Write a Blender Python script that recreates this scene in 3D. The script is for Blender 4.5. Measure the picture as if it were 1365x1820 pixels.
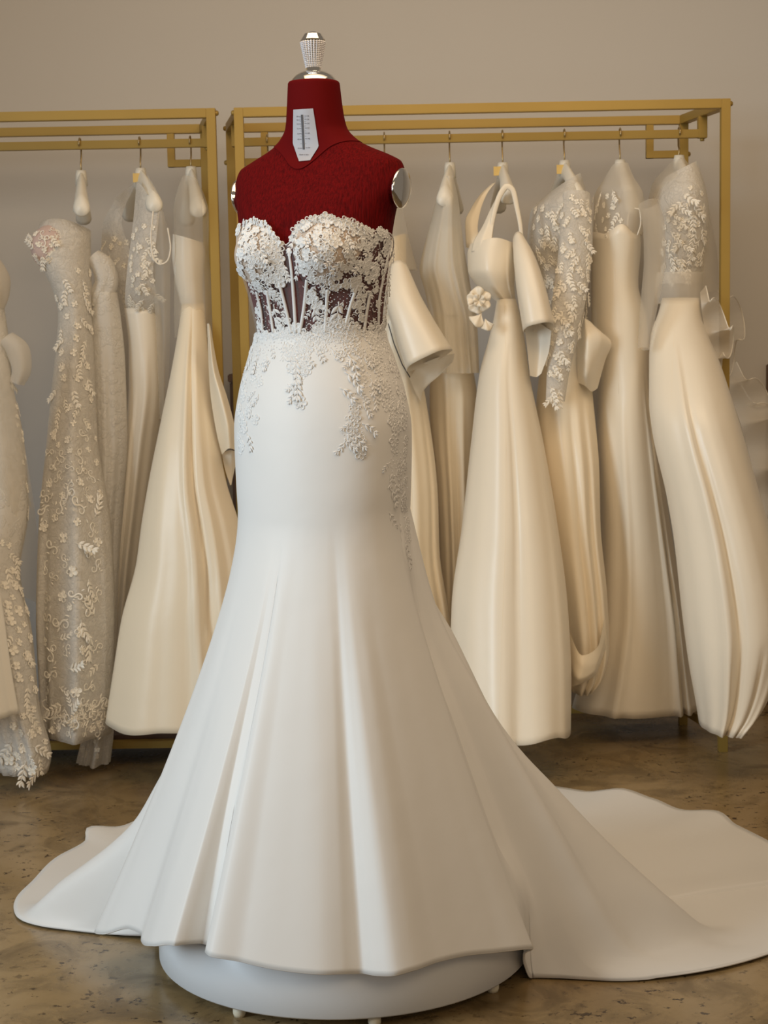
import bpy, bmesh, math, random
import numpy as np
from math import sin, cos, pi, radians, degrees, hypot, atan2, exp
from mathutils import Vector, Matrix
from mathutils.bvhtree import BVHTree

for _o in list(bpy.data.objects):
    bpy.data.objects.remove(_o)
SC = bpy.context.scene
COL = SC.collection
random.seed(7)
RNG = np.random.default_rng(7)

# ------------------------------------------------------------------ camera
F_PX, PITCH, ROLL, CAM_H = 2900.0, 0.1074, -0.0186, 1.234
CAM_R = Matrix.Rotation(pi / 2 - PITCH, 3, 'X') @ Matrix.Rotation(ROLL, 3, 'Z')
cam_data = bpy.data.cameras.new('camera')
cam = bpy.data.objects.new('camera', cam_data)
COL.objects.link(cam)
cam.location = (0, 0, CAM_H)
cam.rotation_euler = CAM_R.to_euler()
cam_data.sensor_fit = 'VERTICAL'
cam_data.sensor_height = 36.0
cam_data.lens = F_PX / 1820 * 36
cam_data.clip_start = 0.05
cam_data.dof.use_dof = True
cam_data.dof.focus_distance = 3.02
cam_data.dof.aperture_fstop = 13.0
SC.camera = cam

# ------------------------------------------------------------------ light
world = bpy.data.worlds.new('world')
SC.world = world
world.use_nodes = True
_bg = world.node_tree.nodes['Background']
_bg.inputs['Color'].default_value = (1.0, 0.83, 0.65, 1)
_bg.inputs['Strength'].default_value = 0.20


def area(name, loc, target, size, power, color, spread=180):
    d = bpy.data.lights.new(name, 'AREA')
    d.shape = 'RECTANGLE'
    d.size, d.size_y = size
    d.energy = power
    d.color = color
    d.spread = radians(spread)
    o = bpy.data.objects.new(name, d)
    COL.objects.link(o)
    o.location = loc
    o.rotation_euler = (Vector(target) - Vector(loc)).to_track_quat('-Z', 'Y').to_euler()
    return o


area('window_daylight', (-3.2, 1.35, 1.75), (-0.15, 3.2, 0.85), (1.2, 1.9), 23, (0.72, 0.88, 1.0), 85)
area('ceiling_lamp_warm', (0.25, 2.7, 3.3), (0.15, 3.6, 0.0), (2.6, 1.6), 15, (1.0, 0.745, 0.50))
area('shop_lamp_warm', (0.9, -0.3, 2.55), (0.1, 4.6, 1.0), (1.8, 0.9), 10, (1.0, 0.74, 0.45), 120)
area('ceiling_spot_rack', (0.2, 2.6, 2.95), (0.05, 4.9, 0.9), (2.6, 1.2), 15, (1.0, 0.75, 0.48), 130)
area('camera_flash', (-0.085, -0.05, CAM_H + 0.02), (-0.1, 3.2, 1.2), (0.10, 0.08), 2.6, (0.95, 0.97, 1.0))

SC.view_settings.view_transform = 'Standard'
SC.view_settings.look = 'None'
SC.view_settings.gamma = 1.0
SC.view_settings.exposure = -0.10
SC.view_settings.use_curve_mapping = False


# ------------------------------------------------------------------ geometry helpers
def ray(x, y):
    return CAM_R @ Vector(((x - 682.5) / F_PX, -(y - 910) / F_PX, -1))


def at(x, y, Y):
    """world point seen at photo pixel x, y at depth Y"""
    d = ray(x, y)
    return d * (Y / d.y) + Vector((0, 0, CAM_H))


def pchip(xs, ys, xq):
    xs = np.asarray(xs, float)
    ys = np.asarray(ys, float)
    if ys.ndim == 1:
        ys = ys[:, None]
    h = np.diff(xs)
    d = np.diff(ys, axis=0) / h[:, None]
    m = np.zeros_like(ys)
    m[0], m[-1] = d[0], d[-1]
    for i in range(1, len(xs) - 1):
        w1, w2 = 2 * h[i] + h[i - 1], h[i] + 2 * h[i - 1]
        ok = d[i - 1] * d[i] > 0
        with np.errstate(divide='ignore', invalid='ignore'):
            v = (w1 + w2) / (w1 / d[i - 1] + w2 / d[i])
        m[i] = np.where(ok, v, 0)
    xq = np.asarray(xq, float)
    k = np.clip(np.searchsorted(xs, xq, side='right') - 1, 0, len(xs) - 2)
    t = ((xq - xs[k]) / h[k])
    t = np.clip(t, 0, 1)[:, None]
    hk = h[k][:, None]
    r = ((2 * t**3 - 3 * t**2 + 1) * ys[k] + (t**3 - 2 * t**2 + t) * hk * m[k]
         + (-2 * t**3 + 3 * t**2) * ys[k + 1] + (t**3 - t**2) * hk * m[k + 1])
    return r[:, 0] if r.shape[1] == 1 else r


ORG = {}


def tag(o, label=None, cat=None, group=None, kind=None):
    for k, v in (('label', label), ('category', cat), ('group', group), ('kind', kind)):
        if v:
            o[k] = v
    return o


def thing(name, loc, label, cat, group=None):
    o = bpy.data.objects.new(name, None)
    o.empty_display_size = 0.05
    COL.objects.link(o)
    o.location = loc
    ORG[o.name] = Vector(loc)
    return tag(o, label, cat, group)


def link(name, me, mat=None, parent=None, smooth=True, label=None):
    if mat is not None and not me.materials:
        me.materials.append(mat)
    if smooth:
        me.polygons.foreach_set('use_smooth', [True] * len(me.polygons))
    o = bpy.data.objects.new(name, me)
    COL.objects.link(o)
    if parent is not None:
        o.parent = parent
    if label:
        o['label'] = label
    return o


def mesh(name, verts, faces, mat=None, parent=None, smooth=True, label=None):
    """verts in world space; the object is parented with its origin on its thing's base"""
    me = bpy.data.meshes.new(name)
    if parent is not None:
        org = ORG[parent.name]
    else:
        v = np.asarray([tuple(p) for p in verts], float)
        org = Vector(((v[:, 0].min() + v[:, 0].max()) / 2, (v[:, 1].min() + v[:, 1].max()) / 2, v[:, 2].min()))
    me.from_pydata([tuple(Vector(p) - org) for p in verts], [], faces)
    me.validate()
    me.update()
    o = link(name, me, mat, parent, smooth, label)
    ORG[o.name] = org.copy()
    if parent is None:
        o.location = org
    return o


def grid(P, closed_u=True, closed_v=False):
    """P [rows][cols] points -> verts, faces"""
    n, m = len(P), len(P[0])
    verts = [tuple(p) for row in P for p in row]
    faces = []
    for i in range(n if closed_v else n - 1):
        for j in range(m if closed_u else m - 1):
            a, b = i * m + j, i * m + (j + 1) % m
            c, d = ((i + 1) % n) * m + (j + 1) % m, ((i + 1) % n) * m + j
            faces.append((a, b, c, d))
    return verts, faces


def join(*parts):
    V, Fc = [], []
    for v, f in parts:
        o = len(V)
        V += [tuple(p) for p in v]
        Fc += [tuple(i + o for i in q) for q in f]
    return V, Fc


def box(x0, x1, y0, y1, z0, z1, bev=0.0):
    bm = bmesh.new()
    bmesh.ops.create_cube(bm, size=1)
    for v in bm.verts:
        v.co = Vector(((x0 + x1) / 2 + v.co.x * (x1 - x0), (y0 + y1) / 2 + v.co.y * (y1 - y0), (z0 + z1) / 2 + v.co.z * (z1 - z0)))
    if bev:
        bmesh.ops.bevel(bm, geom=bm.edges[:], offset=bev, segments=2, affect='EDGES')
    bm.verts.index_update()
    r = [tuple(v.co) for v in bm.verts], [tuple(v.index for v in f.verts) for f in bm.faces]
    bm.free()
    return r


def bar(p, q, w, h, bev=0.002, up=(0, 0, 1)):
    """rectangular bar from p to q, w across, h along up"""
    p, q = Vector(p), Vector(q)
    d = q - p
    L = d.length
    d.normalize()
    u = Vector(up)
    s = d.cross(u)
    if s.length < 1e-4:
        s = Vector((1, 0, 0))
    s.normalize()
    u = s.cross(d)
    v, f = box(-w / 2, w / 2, 0, L, -h / 2, h / 2, bev)
    return [tuple(p + s * a[0] + d * a[1] + u * a[2]) for a in v], f


def tube(pts, rad, seg=8, cap=True, flat=1.0, nrm=None):
    pts = [Vector(p) for p in pts]
    n = len(pts)
    rads = rad if hasattr(rad, '__len__') else [rad] * n
    P = []
    prev = None
    for i, p in enumerate(pts):
        d = (pts[min(i + 1, n - 1)] - pts[max(i - 1, 0)]).normalized()
        if nrm is not None:
            a = Vector(nrm[i])
            a = (a - d * a.dot(d)).normalized()
        else:
            a = prev if prev is not None else Vector((0.13, 0.31, 0.94)).cross(d)
            a = (a - d * a.dot(d)).normalized()
            prev = a
        b = d.cross(a)
        P.append([p + (a * cos(t) * flat + b * sin(t)) * rads[i] for t in np.linspace(0, 2 * pi, seg, endpoint=False)])
    v, f = grid(P)
    if cap:
        f.append(tuple(range(seg))[::-1])
        f.append(tuple(range((n - 1) * seg, n * seg)))
    return v, f


def lathe(prof, c, seg=32, M=None):
    P = []
    for r, z in prof:
        row = []
        for t in np.linspace(0, 2 * pi, seg, endpoint=False):
            q = Vector((r * cos(t), r * sin(t), z))
            row.append((M @ q if M else q) + Vector(c))
        P.append(row)
    return grid(P)


# ------------------------------------------------------------------ materials
def nodes(name):
    m = bpy.data.materials.new(name)
    m.use_nodes = True
    return m, m.node_tree, m.node_tree.nodes['Principled BSDF']


def N(nt, kind, **kw):
    n = nt.nodes.new('ShaderNode' + kind)
    for k, v in kw.items():
        if k in n.inputs:
            n.inputs[k].default_value = v
        else:
            setattr(n, k, v)
    return n


def mapped(nt, scale=(1, 1, 1), coord='Object'):
    t = N(nt, 'TexCoord')
    m = N(nt, 'Mapping')
    m.inputs['Scale'].default_value = scale
    nt.links.new(t.outputs[coord], m.inputs['Vector'])
    return m.outputs['Vector']


def ramp(nt, src, stops):
    r = N(nt, 'ValToRGB')
    e = r.color_ramp.elements
    while len(e) < len(stops):
        e.new(0.5)
    for i, (p, c) in enumerate(stops):
        e[i].position = p
        e[i].color = tuple(c) + (1,) if len(c) == 3 else c
    nt.links.new(src, r.inputs['Fac'])
    return r.outputs['Color']


def bump(nt, b, src, strength, dist=0.002):
    n = N(nt, 'Bump', Strength=strength, Distance=dist)
    nt.links.new(src, n.inputs['Height'])
    nt.links.new(n.outputs['Normal'], b.inputs['Normal'])


def plain(name, col, rough=0.5, metal=0.0, spec=0.5):
    m, nt, b = nodes(name)
    b.inputs['Base Color'].default_value = tuple(col) + (1,)
    b.inputs['Roughness'].default_value = rough
    b.inputs['Metallic'].default_value = metal
    b.inputs['Specular IOR Level'].default_value = spec
    return m


def satin(name, col, rough=0.36, spec=0.45, sheen=0.15, crease=0.25):
    m, nt, b = nodes(name)
    b.inputs['Base Color'].default_value = tuple(col) + (1,)
    b.inputs['Roughness'].default_value = rough
    b.inputs['Specular IOR Level'].default_value = spec
    b.inputs['Sheen Weight'].default_value = sheen
    b.inputs['Sheen Roughness'].default_value = 0.4
    v = mapped(nt, (1, 1, 1))
    n1 = N(nt, 'TexNoise', Scale=7.0, Detail=3.0, Roughness=0.45)
    nt.links.new(v, n1.inputs['Vector'])
    bump(nt, b, n1.outputs['Fac'], crease, 0.012)
    return m


def sheer(name, col, cover=0.35, lace=None, scale=60.0, beads=False):
    """net or lace: transparent holes between threads; lace = coverage of the solid motif"""
    m, nt, b = nodes(name)
    b.inputs['Base Color'].default_value = tuple(col) + (1,)
    b.inputs['Roughness'].default_value = 0.7
    b.inputs['Specular IOR Level'].default_value = 0.25
    tl = N(nt, 'BsdfTranslucent')
    tl.inputs['Color'].default_value = tuple(col) + (1,)
    mx0 = N(nt, 'MixShader', Fac=0.42)
    nt.links.new(b.outputs[0], mx0.inputs[1])
    nt.links.new(tl.outputs[0], mx0.inputs[2])
    tr = N(nt, 'BsdfTransparent')
    mx = N(nt, 'MixShader', Fac=cover)
    nt.links.new(tr.outputs[0], mx.inputs[1])
    nt.links.new(mx0.outputs[0], mx.inputs[2])
    if lace is not None:
        v = mapped(nt)
        nz = N(nt, 'TexNoise', Scale=scale * 0.35, Detail=2.0)
        nt.links.new(v, nz.inputs['Vector'])
        vm = N(nt, 'MixRGB', blend_type='ADD', Fac=0.05)
        nt.links.new(v, vm.inputs['Color1'])
        nt.links.new(nz.outputs['Color'], vm.inputs['Color2'])
        vo = N(nt, 'TexVoronoi', Scale=scale)
        nt.links.new(vm.outputs[0], vo.inputs['Vector'])
        vb = N(nt, 'TexVoronoi', Scale=scale * 2.6, feature='DISTANCE_TO_EDGE')
        nt.links.new(vm.outputs[0], vb.inputs['Vector'])
        r1 = ramp(nt, vo.outputs['Distance'], [(lace - 0.12, (1, 1, 1)), (lace, (0.0, 0.0, 0.0))])
        r2 = ramp(nt, vb.outputs['Distance'], [(0.06, (0.45, 0.45, 0.45)), (0.16, (1, 1, 1))])
        mu = N(nt, 'MixRGB', blend_type='MULTIPLY', Fac=1.0)
        nt.links.new(r1, mu.inputs['Color1'])
        nt.links.new(r2, mu.inputs['Color2'])
        ad = N(nt, 'MixRGB', blend_type='LIGHTEN', Fac=1.0)
        nt.links.new(mu.outputs[0], ad.inputs['Color1'])
        ad.inputs['Color2'].default_value = (cover, cover, cover, 1)
        nt.links.new(ad.outputs[0], mx.inputs[0])
        bump(nt, b, mu.outputs[0], 0.6, 0.003)
    out = nt.nodes['Material Output']
    nt.links.new(mx.outputs[0], out.inputs['Surface'])
    return m


MT = {}
MT['satin_white'] = satin('white satin', (0.80, 0.79, 0.765), 0.46, 0.3)
MT['satin_ivory'] = satin('ivory satin', (0.87, 0.79, 0.65), 0.36, 0.5)
MT['satin_cream'] = satin('cream satin', (0.87, 0.77, 0.60), 0.36, 0.5)
MT['satin_pale'] = satin('pale ivory satin', (0.86, 0.80, 0.69), 0.36, 0.5)
MT['lace_white'] = plain('white lace thread', (0.80, 0.79, 0.77), 0.6, 0, 0.35)
MT['bead'] = plain('clear beads', (0.85, 0.85, 0.86), 0.12, 0, 0.9)
MT['tulle_bodice'] = sheer('bodice tulle', (0.72, 0.68, 0.66), 0.20)
MT['cup'] = plain('nude cup lining', (0.58, 0.47, 0.38), 0.7, 0, 0.2)
MT['tulle'] = sheer('ivory tulle', (0.92, 0.86, 0.75), 0.30)
MT['tulle_dense'] = sheer('layered ivory tulle', (0.93, 0.88, 0.79), 0.66)
MT['tulle_cape'] = sheer('cape tulle', (0.93, 0.89, 0.80), 0.72)
MT['lace_ivory'] = sheer('ivory lace', (0.94, 0.91, 0.85), 0.88, 0.62, 46)
MT['lace_fine'] = sheer('fine ivory lace', (0.94, 0.91, 0.85), 0.86, 0.66, 85)
MT['lace_motif'] = plain('ivory lace motif', (0.90, 0.85, 0.75), 0.7, 0, 0.2)
MT['cup_pink'] = plain('blush cup', (0.62, 0.47, 0.42), 0.7)
MT['pedestal'] = plain('white lacquered pedestal', (0.76, 0.78, 0.80), 0.45)
MT['foot'] = plain('cream plastic foot', (0.75, 0.68, 0.52), 0.5)
MT['chrome'] = plain('chrome', (0.80, 0.78, 0.74), 0.07, 1.0)
MT['crystal'] = plain('crystal rows', (0.92, 0.92, 0.97), 0.10, 0.25, 1.0)
MT['hanger'] = plain('cream hanger', (0.82, 0.78, 0.68), 0.4)
MT['hook'] = plain('brass wire', (0.50, 0.38, 0.20), 0.3, 1.0)
MT['tag_gold'] = plain('gold paper tag', (0.72, 0.50, 0.16), 0.5)
MT['plate'] = plain('brushed label plate', (0.40, 0.405, 0.45), 0.5, 0.0)
MT['ink'] = plain('dark ink', (0.06, 0.055, 0.06), 0.6)
MT['wood_dark'] = plain('dark shelf wood', (0.10, 0.055, 0.035), 0.5)


def make_gold():
    m, nt, b = nodes('gold painted steel')
    b.inputs['Metallic'].default_value = 0.25
    b.inputs['Roughness'].default_value = 0.45
    n = N(nt, 'TexNoise', Scale=3.0, Detail=2.0)
    nt.links.new(mapped(nt), n.inputs['Vector'])
    nt.links.new(ramp(nt, n.outputs['Fac'], [(0.3, (0.35, 0.225, 0.045)), (0.7, (0.40, 0.265, 0.06))]), b.inputs['Base Color'])
    return m


def make_red(name, crinkle):
    m, nt, b = nodes(name)
    b.inputs['Roughness'].default_value = 0.8
    b.inputs['Specular IOR Level'].default_value = 0.08
    b.inputs['Sheen Weight'].default_value = 0.0
    b.inputs['Sheen Roughness'].default_value = 0.4
    b.inputs['Sheen Tint'].default_value = (0.9, 0.2, 0.18, 1)
    v = mapped(nt, (300, 300, 30) if crinkle else (60, 60, 60))
    n = N(nt, 'TexNoise', Scale=1.0, Detail=3.0, Roughness=0.6)
    nt.links.new(v, n.inputs['Vector'])
    if crinkle:
        nt.links.new(ramp(nt, n.outputs['Fac'], [(0.3, (0.070, 0.0015, 0.002)), (0.65, (0.150, 0.003, 0.0035))]), b.inputs['Base Color'])
        bump(nt, b, n.outputs['Fac'], 0.8, 0.004)
    else:
        b.inputs['Base Color'].default_value = (0.115, 0.0025, 0.003, 1)
    return m


def make_wall():
    m, nt, b = nodes('painted wall')
    b.inputs['Roughness'].default_value = 0.85
    b.inputs['Specular IOR Level'].default_value = 0.2
    n = N(nt, 'TexNoise', Scale=1.3, Detail=4.0)
    nt.links.new(mapped(nt), n.inputs['Vector'])
    nt.links.new(ramp(nt, n.outputs['Fac'], [(0.3, (0.60, 0.565, 0.515)), (0.7, (0.62, 0.585, 0.535))]), b.inputs['Base Color'])
    n2 = N(nt, 'TexNoise', Scale=220.0, Detail=2.0)
    nt.links.new(mapped(nt), n2.inputs['Vector'])
    bump(nt, b, n2.outputs['Fac'], 0.08, 0.002)
    return m


def make_floor():
    m, nt, b = nodes('polished stained concrete')
    v = mapped(nt)
    n1 = N(nt, 'TexNoise', Scale=1.7, Detail=7.0, Roughness=0.62, Distortion=0.5)
    n2 = N(nt, 'TexNoise', Scale=6.5, Detail=8.0, Roughness=0.7, Distortion=0.8)
    n3 = N(nt, 'TexNoise', Scale=46.0, Detail=5.0, Roughness=0.65)
    n4 = N(nt, 'TexNoise', Scale=3.1, Detail=3.0)
    for n in (n1, n2, n3, n4):
        nt.links.new(v, n.inputs['Vector'])
    c1 = ramp(nt, n1.outputs['Fac'], [(0.30, (0.19, 0.125, 0.055)), (0.50, (0.31, 0.215, 0.10)), (0.72, (0.41, 0.30, 0.165))])
    c2 = ramp(nt, n2.outputs['Fac'], [(0.36, (0.42, 0.40, 0.38)), (0.54, (1, 1, 1))])
    mu = N(nt, 'MixRGB', blend_type='MULTIPLY', Fac=0.75)
    nt.links.new(c1, mu.inputs['Color1'])
    nt.links.new(c2, mu.inputs['Color2'])
    sp = ramp(nt, n3.outputs['Fac'], [(0.36, (0.14, 0.10, 0.06)), (0.41, (1, 1, 1))])
    gate = ramp(nt, n4.outputs['Fac'], [(0.42, (0, 0, 0)), (0.56, (1, 1, 1))])
    mu2 = N(nt, 'MixRGB', blend_type='MULTIPLY', Fac=0.8)
    nt.links.new(gate, mu2.inputs['Fac'])
    nt.links.new(mu.outputs[0], mu2.inputs['Color1'])
    nt.links.new(sp, mu2.inputs['Color2'])
    nt.links.new(mu2.outputs[0], b.inputs['Base Color'])
    rr = ramp(nt, n2.outputs['Fac'], [(0.3, (0.36, 0.36, 0.36)), (0.7, (0.16, 0.16, 0.16))])
    nt.links.new(rr, b.inputs['Roughness'])
    b.inputs['Specular IOR Level'].default_value = 0.45
    bump(nt, b, n3.outputs['Fac'], 0.06, 0.002)
    return m


def make_wood():
    m, nt, b = nodes('walnut wood')
    n = N(nt, 'TexNoise', Scale=3.0, Detail=4.0)
    nt.links.new(mapped(nt, (18, 18, 1.5)), n.inputs['Vector'])
    nt.links.new(ramp(nt, n.outputs['Fac'], [(0.3, (0.10, 0.05, 0.028)), (0.7, (0.17, 0.09, 0.05))]), b.inputs['Base Color'])
    b.inputs['Roughness'].default_value = 0.45
    return m


MT['gold'] = make_gold()
MT['red_crinkle'] = make_red('crinkled red fabric', True)
MT['red_smooth'] = make_red('smooth red jersey', False)
MT['wall'] = make_wall()
MT['floor'] = make_floor()
MT['walnut'] = make_wood()

# ------------------------------------------------------------------ the setting
WALL_Y = 5.32
o = mesh('floor', *box(-4.5, 4.5, -2.0, WALL_Y + 0.1, -0.1, 0.0), MT['floor'], smooth=False)
tag(o, kind='structure')
o = mesh('wall_back', *box(-4.5, 4.5, WALL_Y, WALL_Y + 0.1, 0.0, 3.4), MT['wall'], smooth=False)
tag(o, kind='structure')

# ------------------------------------------------------------------ round display pedestal
PC = Vector((-0.094, 3.164, 0))
PED_R, PED_TOP = 0.37, 0.128
ped = thing('display_pedestal', PC, 'round white lacquered platform under the mannequin, on small cream feet', 'pedestal')
prof = [(0.0, 0.022), (PED_R - 0.004, 0.022), (PED_R, 0.026), (PED_R, PED_TOP - 0.004), (PED_R - 0.004, PED_TOP), (0.0, PED_TOP)]
mesh('drum', *lathe(prof, PC, 96), MT['pedestal'], ped)
for a in (-33, 10, 55, 100, 147, 190, 235, 280):
    c = PC + Vector((sin(radians(a)) * 0.345, -cos(radians(a)) * 0.345, 0))
    mesh('foot', *lathe([(0, 0.0), (0.010, 0.0), (0.012, 0.006), (0.012, 0.0219), (0, 0.0219)], c, 12), MT['foot'], ped)

# ------------------------------------------------------------------ mannequin torso
AX, AY = -0.117, 3.164
PHI0 = radians(-28)          # the way the form faces: towards the camera and to its left
BZ = [0.80, 0.88, 0.95, 1.06, 1.13, 1.19, 1.245, 1.30, 1.36, 1.42, 1.47, 1.51, 1.54, 1.558, 1.572, 1.590, 1.607, 1.63, 1.66, 1.712]
BA = [0.168, 0.160, 0.164, 0.168, 0.157, 0.139, 0.123, 0.131, 0.143, 0.152, 0.162, 0.174, 0.178, 0.172, 0.148, 0.106, 0.075, 0.056, 0.0505, 0.0455]
BB = [0.150, 0.138, 0.134, 0.128, 0.119, 0.106, 0.093, 0.095, 0.099, 0.102, 0.098, 0.088, 0.078, 0.072, 0.066, 0.060, 0.056, 0.0515, 0.049, 0.0455]
BC = [0, 0, 0, 0, 0, 0, 0, 0.004, 0.008, 0.008, 0.004, -0.004, -0.010, -0.012, -0.014, -0.012, -0.008, -0.003, 0.0, 0.002]  # forward offset of section
_zz = np.linspace(0.80, 1.712, 400)
_ta, _tb, _tc = pchip(BZ, BA, _zz), pchip(BZ, BB, _zz), pchip(BZ, BC, _zz)


def body(phi, z, off=0.0):
    """point on the form's surface at azimuth phi (0 towards camera, + to the right) and height z"""
    a, b, c = (float(np.interp(z, _zz, t)) for t in (_ta, _tb, _tc))
    th = phi - PHI0
    n = 2.25
    r = 1.0 / ((abs(sin(th)) / a) ** n + (abs(cos(th)) / b) ** n) ** (1 / n)
    thw = (th + pi) % (2 * pi) - pi
    for s in (-1, 1):
        r += 0.040 * exp(-((thw - s * radians(33)) / radians(24)) ** 2) * exp(-((z - 1.385) / 0.052) ** 2)
    r -= 0.008 * exp(-(thw / radians(12)) ** 2) * exp(-((z - 1.40) / 0.06) ** 2)
    if z < 1.25:
        r += 0.012 * exp(-((abs(thw) - radians(155)) / radians(28)) ** 2) * exp(-((z - 1.04) / 0.09) ** 2)
    r += off
    return Vector((AX + r * sin(phi) + c * sin(PHI0), AY - r * cos(phi) - c * cos(PHI0), z))


PHIS = np.radians(np.arange(-180, 180, 2.5))
man = thing('mannequin', (AX, AY, PED_TOP), 'armless red fabric dress form with chrome neck cap, wearing the white gown', 'mannequin')
rows = [[body(p, z, 0.0 if z > 1.235 else -0.012) for p in PHIS] for z in np.concatenate([np.linspace(0.98, 1.53, 50), np.linspace(1.535, 1.625, 26)])]
v, f = grid(rows)
f.append(tuple(range(len(PHIS)))[::-1])
torso = mesh('torso', v, f, MT['red_crinkle'], man, label='crinkled dark red fabric torso')
# smooth neck with a pointed lower edge
rows = []
for t in np.linspace(0, 1, 40):
    row = []
    for p in PHIS:
        th = (p - PHI0 + pi) % (2 * pi) - pi
        zl = 1.600 - 0.052 * exp(-(th / radians(38)) ** 2)
        row.append(body(p, zl + (1.712 - zl) * t, 0.0022))
    rows.append(row)
top = rows[-1]
cen = Vector((AX + 0.002 * sin(PHI0), AY - 0.002 * cos(PHI0), 1.712))
rows.append([cen + (q - cen) * 0.96 + Vector((0, 0, 0.003)) for q in top])
rows.append([cen + (q - cen) * 0.2 + Vector((0, 0, 0.003)) for q in top])
neck_v, neck_f = grid(rows)
mesh('neck', neck_v, neck_f, MT['red_smooth'], man, label='smooth red jersey neck')
neck_bvh = BVHTree.FromPolygons([Vector(q) for q in neck_v], neck_f)
# chrome neck cap and crystal finial
mesh('neck_cap', *lathe([(0.0435, 1.715), (0.0425, 1.7185), (0.036, 1.726), (0.025, 1.7325), (0.014, 1.7345), (0.0, 1.7348)], (cen.x, cen.y, 0), 48), MT['chrome'], man, label='domed chrome cap on the neck')
fin = mesh('finial', *lathe([(0.0, 1.733), (0.013, 1.733), (0.0135, 1.738), (0.0225, 1.790), (0.0235, 1.7925), (0.0225, 1.794), (0.0165, 1.8035), (0.010, 1.8065), (0.0, 1.807)], (cen.x, cen.y, 0), 12), MT['chrome'], man, smooth=False, label='faceted chrome knob ribbed with clear crystal rows')
for k in range(24):
    a = 2 * pi * (k + 0.5) / 24
    p0 = Vector((cen.x + cos(a) * 0.0138, cen.y + sin(a) * 0.0138, 1.741))
    p1 = Vector((cen.x + cos(a) * 0.0226, cen.y + sin(a) * 0.0226, 1.789))
    beads = []
    for j in range(15):
        c = p0.lerp(p1, (j + 0.5) / 15)
        s = 0.0019 + 0.0009 * j / 15
        beads.append(([c + Vector(d) * s for d in ((1, 0, 0), (-1, 0, 0), (0, 1, 0), (0, -1, 0), (0, 0, 1), (0, 0, -1))],
                      [(0, 2, 4), (2, 1, 4), (1, 3, 4), (3, 0, 4), (2, 0, 5), (1, 2, 5), (3, 1, 5), (0, 3, 5)]))
    mesh('crystal_row', *join(*beads), MT['crystal'], fin, smooth=False)
# chrome arm plates
for s in (-1, 1):
    ph = PHI0 + s * pi / 2
    n = Vector((sin(ph), -cos(ph), -0.10)).normalized()
    base = body(ph, 1.507) - n * (0.004 if s > 0 else 0.013)
    q = n.to_track_quat('Z', 'Y').to_matrix()
    q = q @ Matrix.Diagonal((0.88, 1.0, 1.0)) if False else q
    mesh('arm_plate', *lathe([(0, 0), (0.030, 0.0), (0.0315, 0.006), (0.0365, 0.0085), (0.0375, 0.0115), (0.0355, 0.014), (0.024, 0.0175), (0.012, 0.019), (0, 0.0193)], base, 40, q), MT['chrome'], man, label='round domed chrome plate closing the arm')


def neck_pt(x, y, off=0.0012):
    d = ray(x, y)
    hit = neck_bvh.ray_cast(Vector((0, 0, CAM_H)), d)
    return hit[0] + hit[1] * off * (1 if hit[1].dot(d) < 0 else -1)


# size label on the neck
rows = []
for y in np.linspace(195, 286.5, 26):
    xl = float(np.interp(y, [195, 254, 288], [522.3, 521.2, 532.5]))
    xr = float(np.interp(y, [193, 262, 286], [556.3, 567, 552.0]))
    t = (y - 195) / (286.5 - 195)
    rows.append([neck_pt(xl + (xr - xl) * u, y - 2.0 * u + 1.0 * t, 0.0016) for u in np.linspace(0, 1, 8)])
lab = mesh('size_label', *grid(rows, False), MT['plate'], man, label='silver plate printed with a size scale')


def strip(pts, w, off, name, mat, parent):
    P = [[neck_pt(x - w / 2, y, off), neck_pt(x + w / 2, y, off)] for x, y in pts]
    mesh(name, *grid(P, False), mat, parent)


strip([(537.6 + 3.2 * t, 204 + 62 * t) for t in np.linspace(0, 1, 12)], 3.6, 0.0024, 'slider_track', MT['ink'], lab)
LY = [406, 497, 607, 731, 871, 1018, 1266]
ticks = []
for k, cy in enumerate(LY):
    y = 180 + cy / 15.17
    c = 500 + (585 + (cy - 400) * 0.042) / 15.17
    for sgn in (-1, 1):
        ticks.append(([neck_pt(c + sgn * 3, y - sgn * 0.45 - 0.3, 0.0024), neck_pt(c + sgn * 7.0, y - sgn * 0.5 - 0.3, 0.0024), neck_pt(c + sgn * 7.0, y - sgn * 0.5 + 0.4, 0.0024), neck_pt(c + sgn * 3, y - sgn * 0.45 + 0.4, 0.0024)], [(0, 1, 2, 3)]))
        if k < 6:
            y2 = y + (LY[k + 1] - cy) / 15.17 / 2
            ticks.append(([neck_pt(c + sgn * 3, y2 - 0.2, 0.0024), neck_pt(c + sgn * 5, y2 - 0.2, 0.0024), neck_pt(c + sgn * 5, y2 + 0.3, 0.0024), neck_pt(c + sgn * 3, y2 + 0.3, 0.0024)], [(0, 1, 2, 3)]))
tk = mesh('scale_marks', *join(*ticks), MT['ink'], lab)
tk['kind'] = 'stuff'


def print_text(txt, x, y, h_px, parent, name):
    """flat lettering laid on the neck label; x, y its centre"""
    cu = bpy.data.curves.new(name, 'FONT')
    cu.body = txt
    cu.align_x = 'CENTER'
    cu.align_y = 'CENTER'
    cu.size = 1.0
    tmp = bpy.data.objects.new(name, cu)
    COL.objects.link(tmp)
    me = bpy.data.meshes.new_from_object(tmp.evaluated_get(bpy.context.evaluated_depsgraph_get()))
    bpy.data.objects.remove(tmp)
    V = [neck_pt(x + q.co.x * h_px * 1.35, y - q.co.y * h_px * 1.35, 0.0024) for q in me.vertices]
    Fc = [tuple(pp.vertices) for pp in me.polygons]
    bpy.data.meshes.remove(me)
    mesh(name, V, Fc, MT['ink'], parent, smooth=False)


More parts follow.
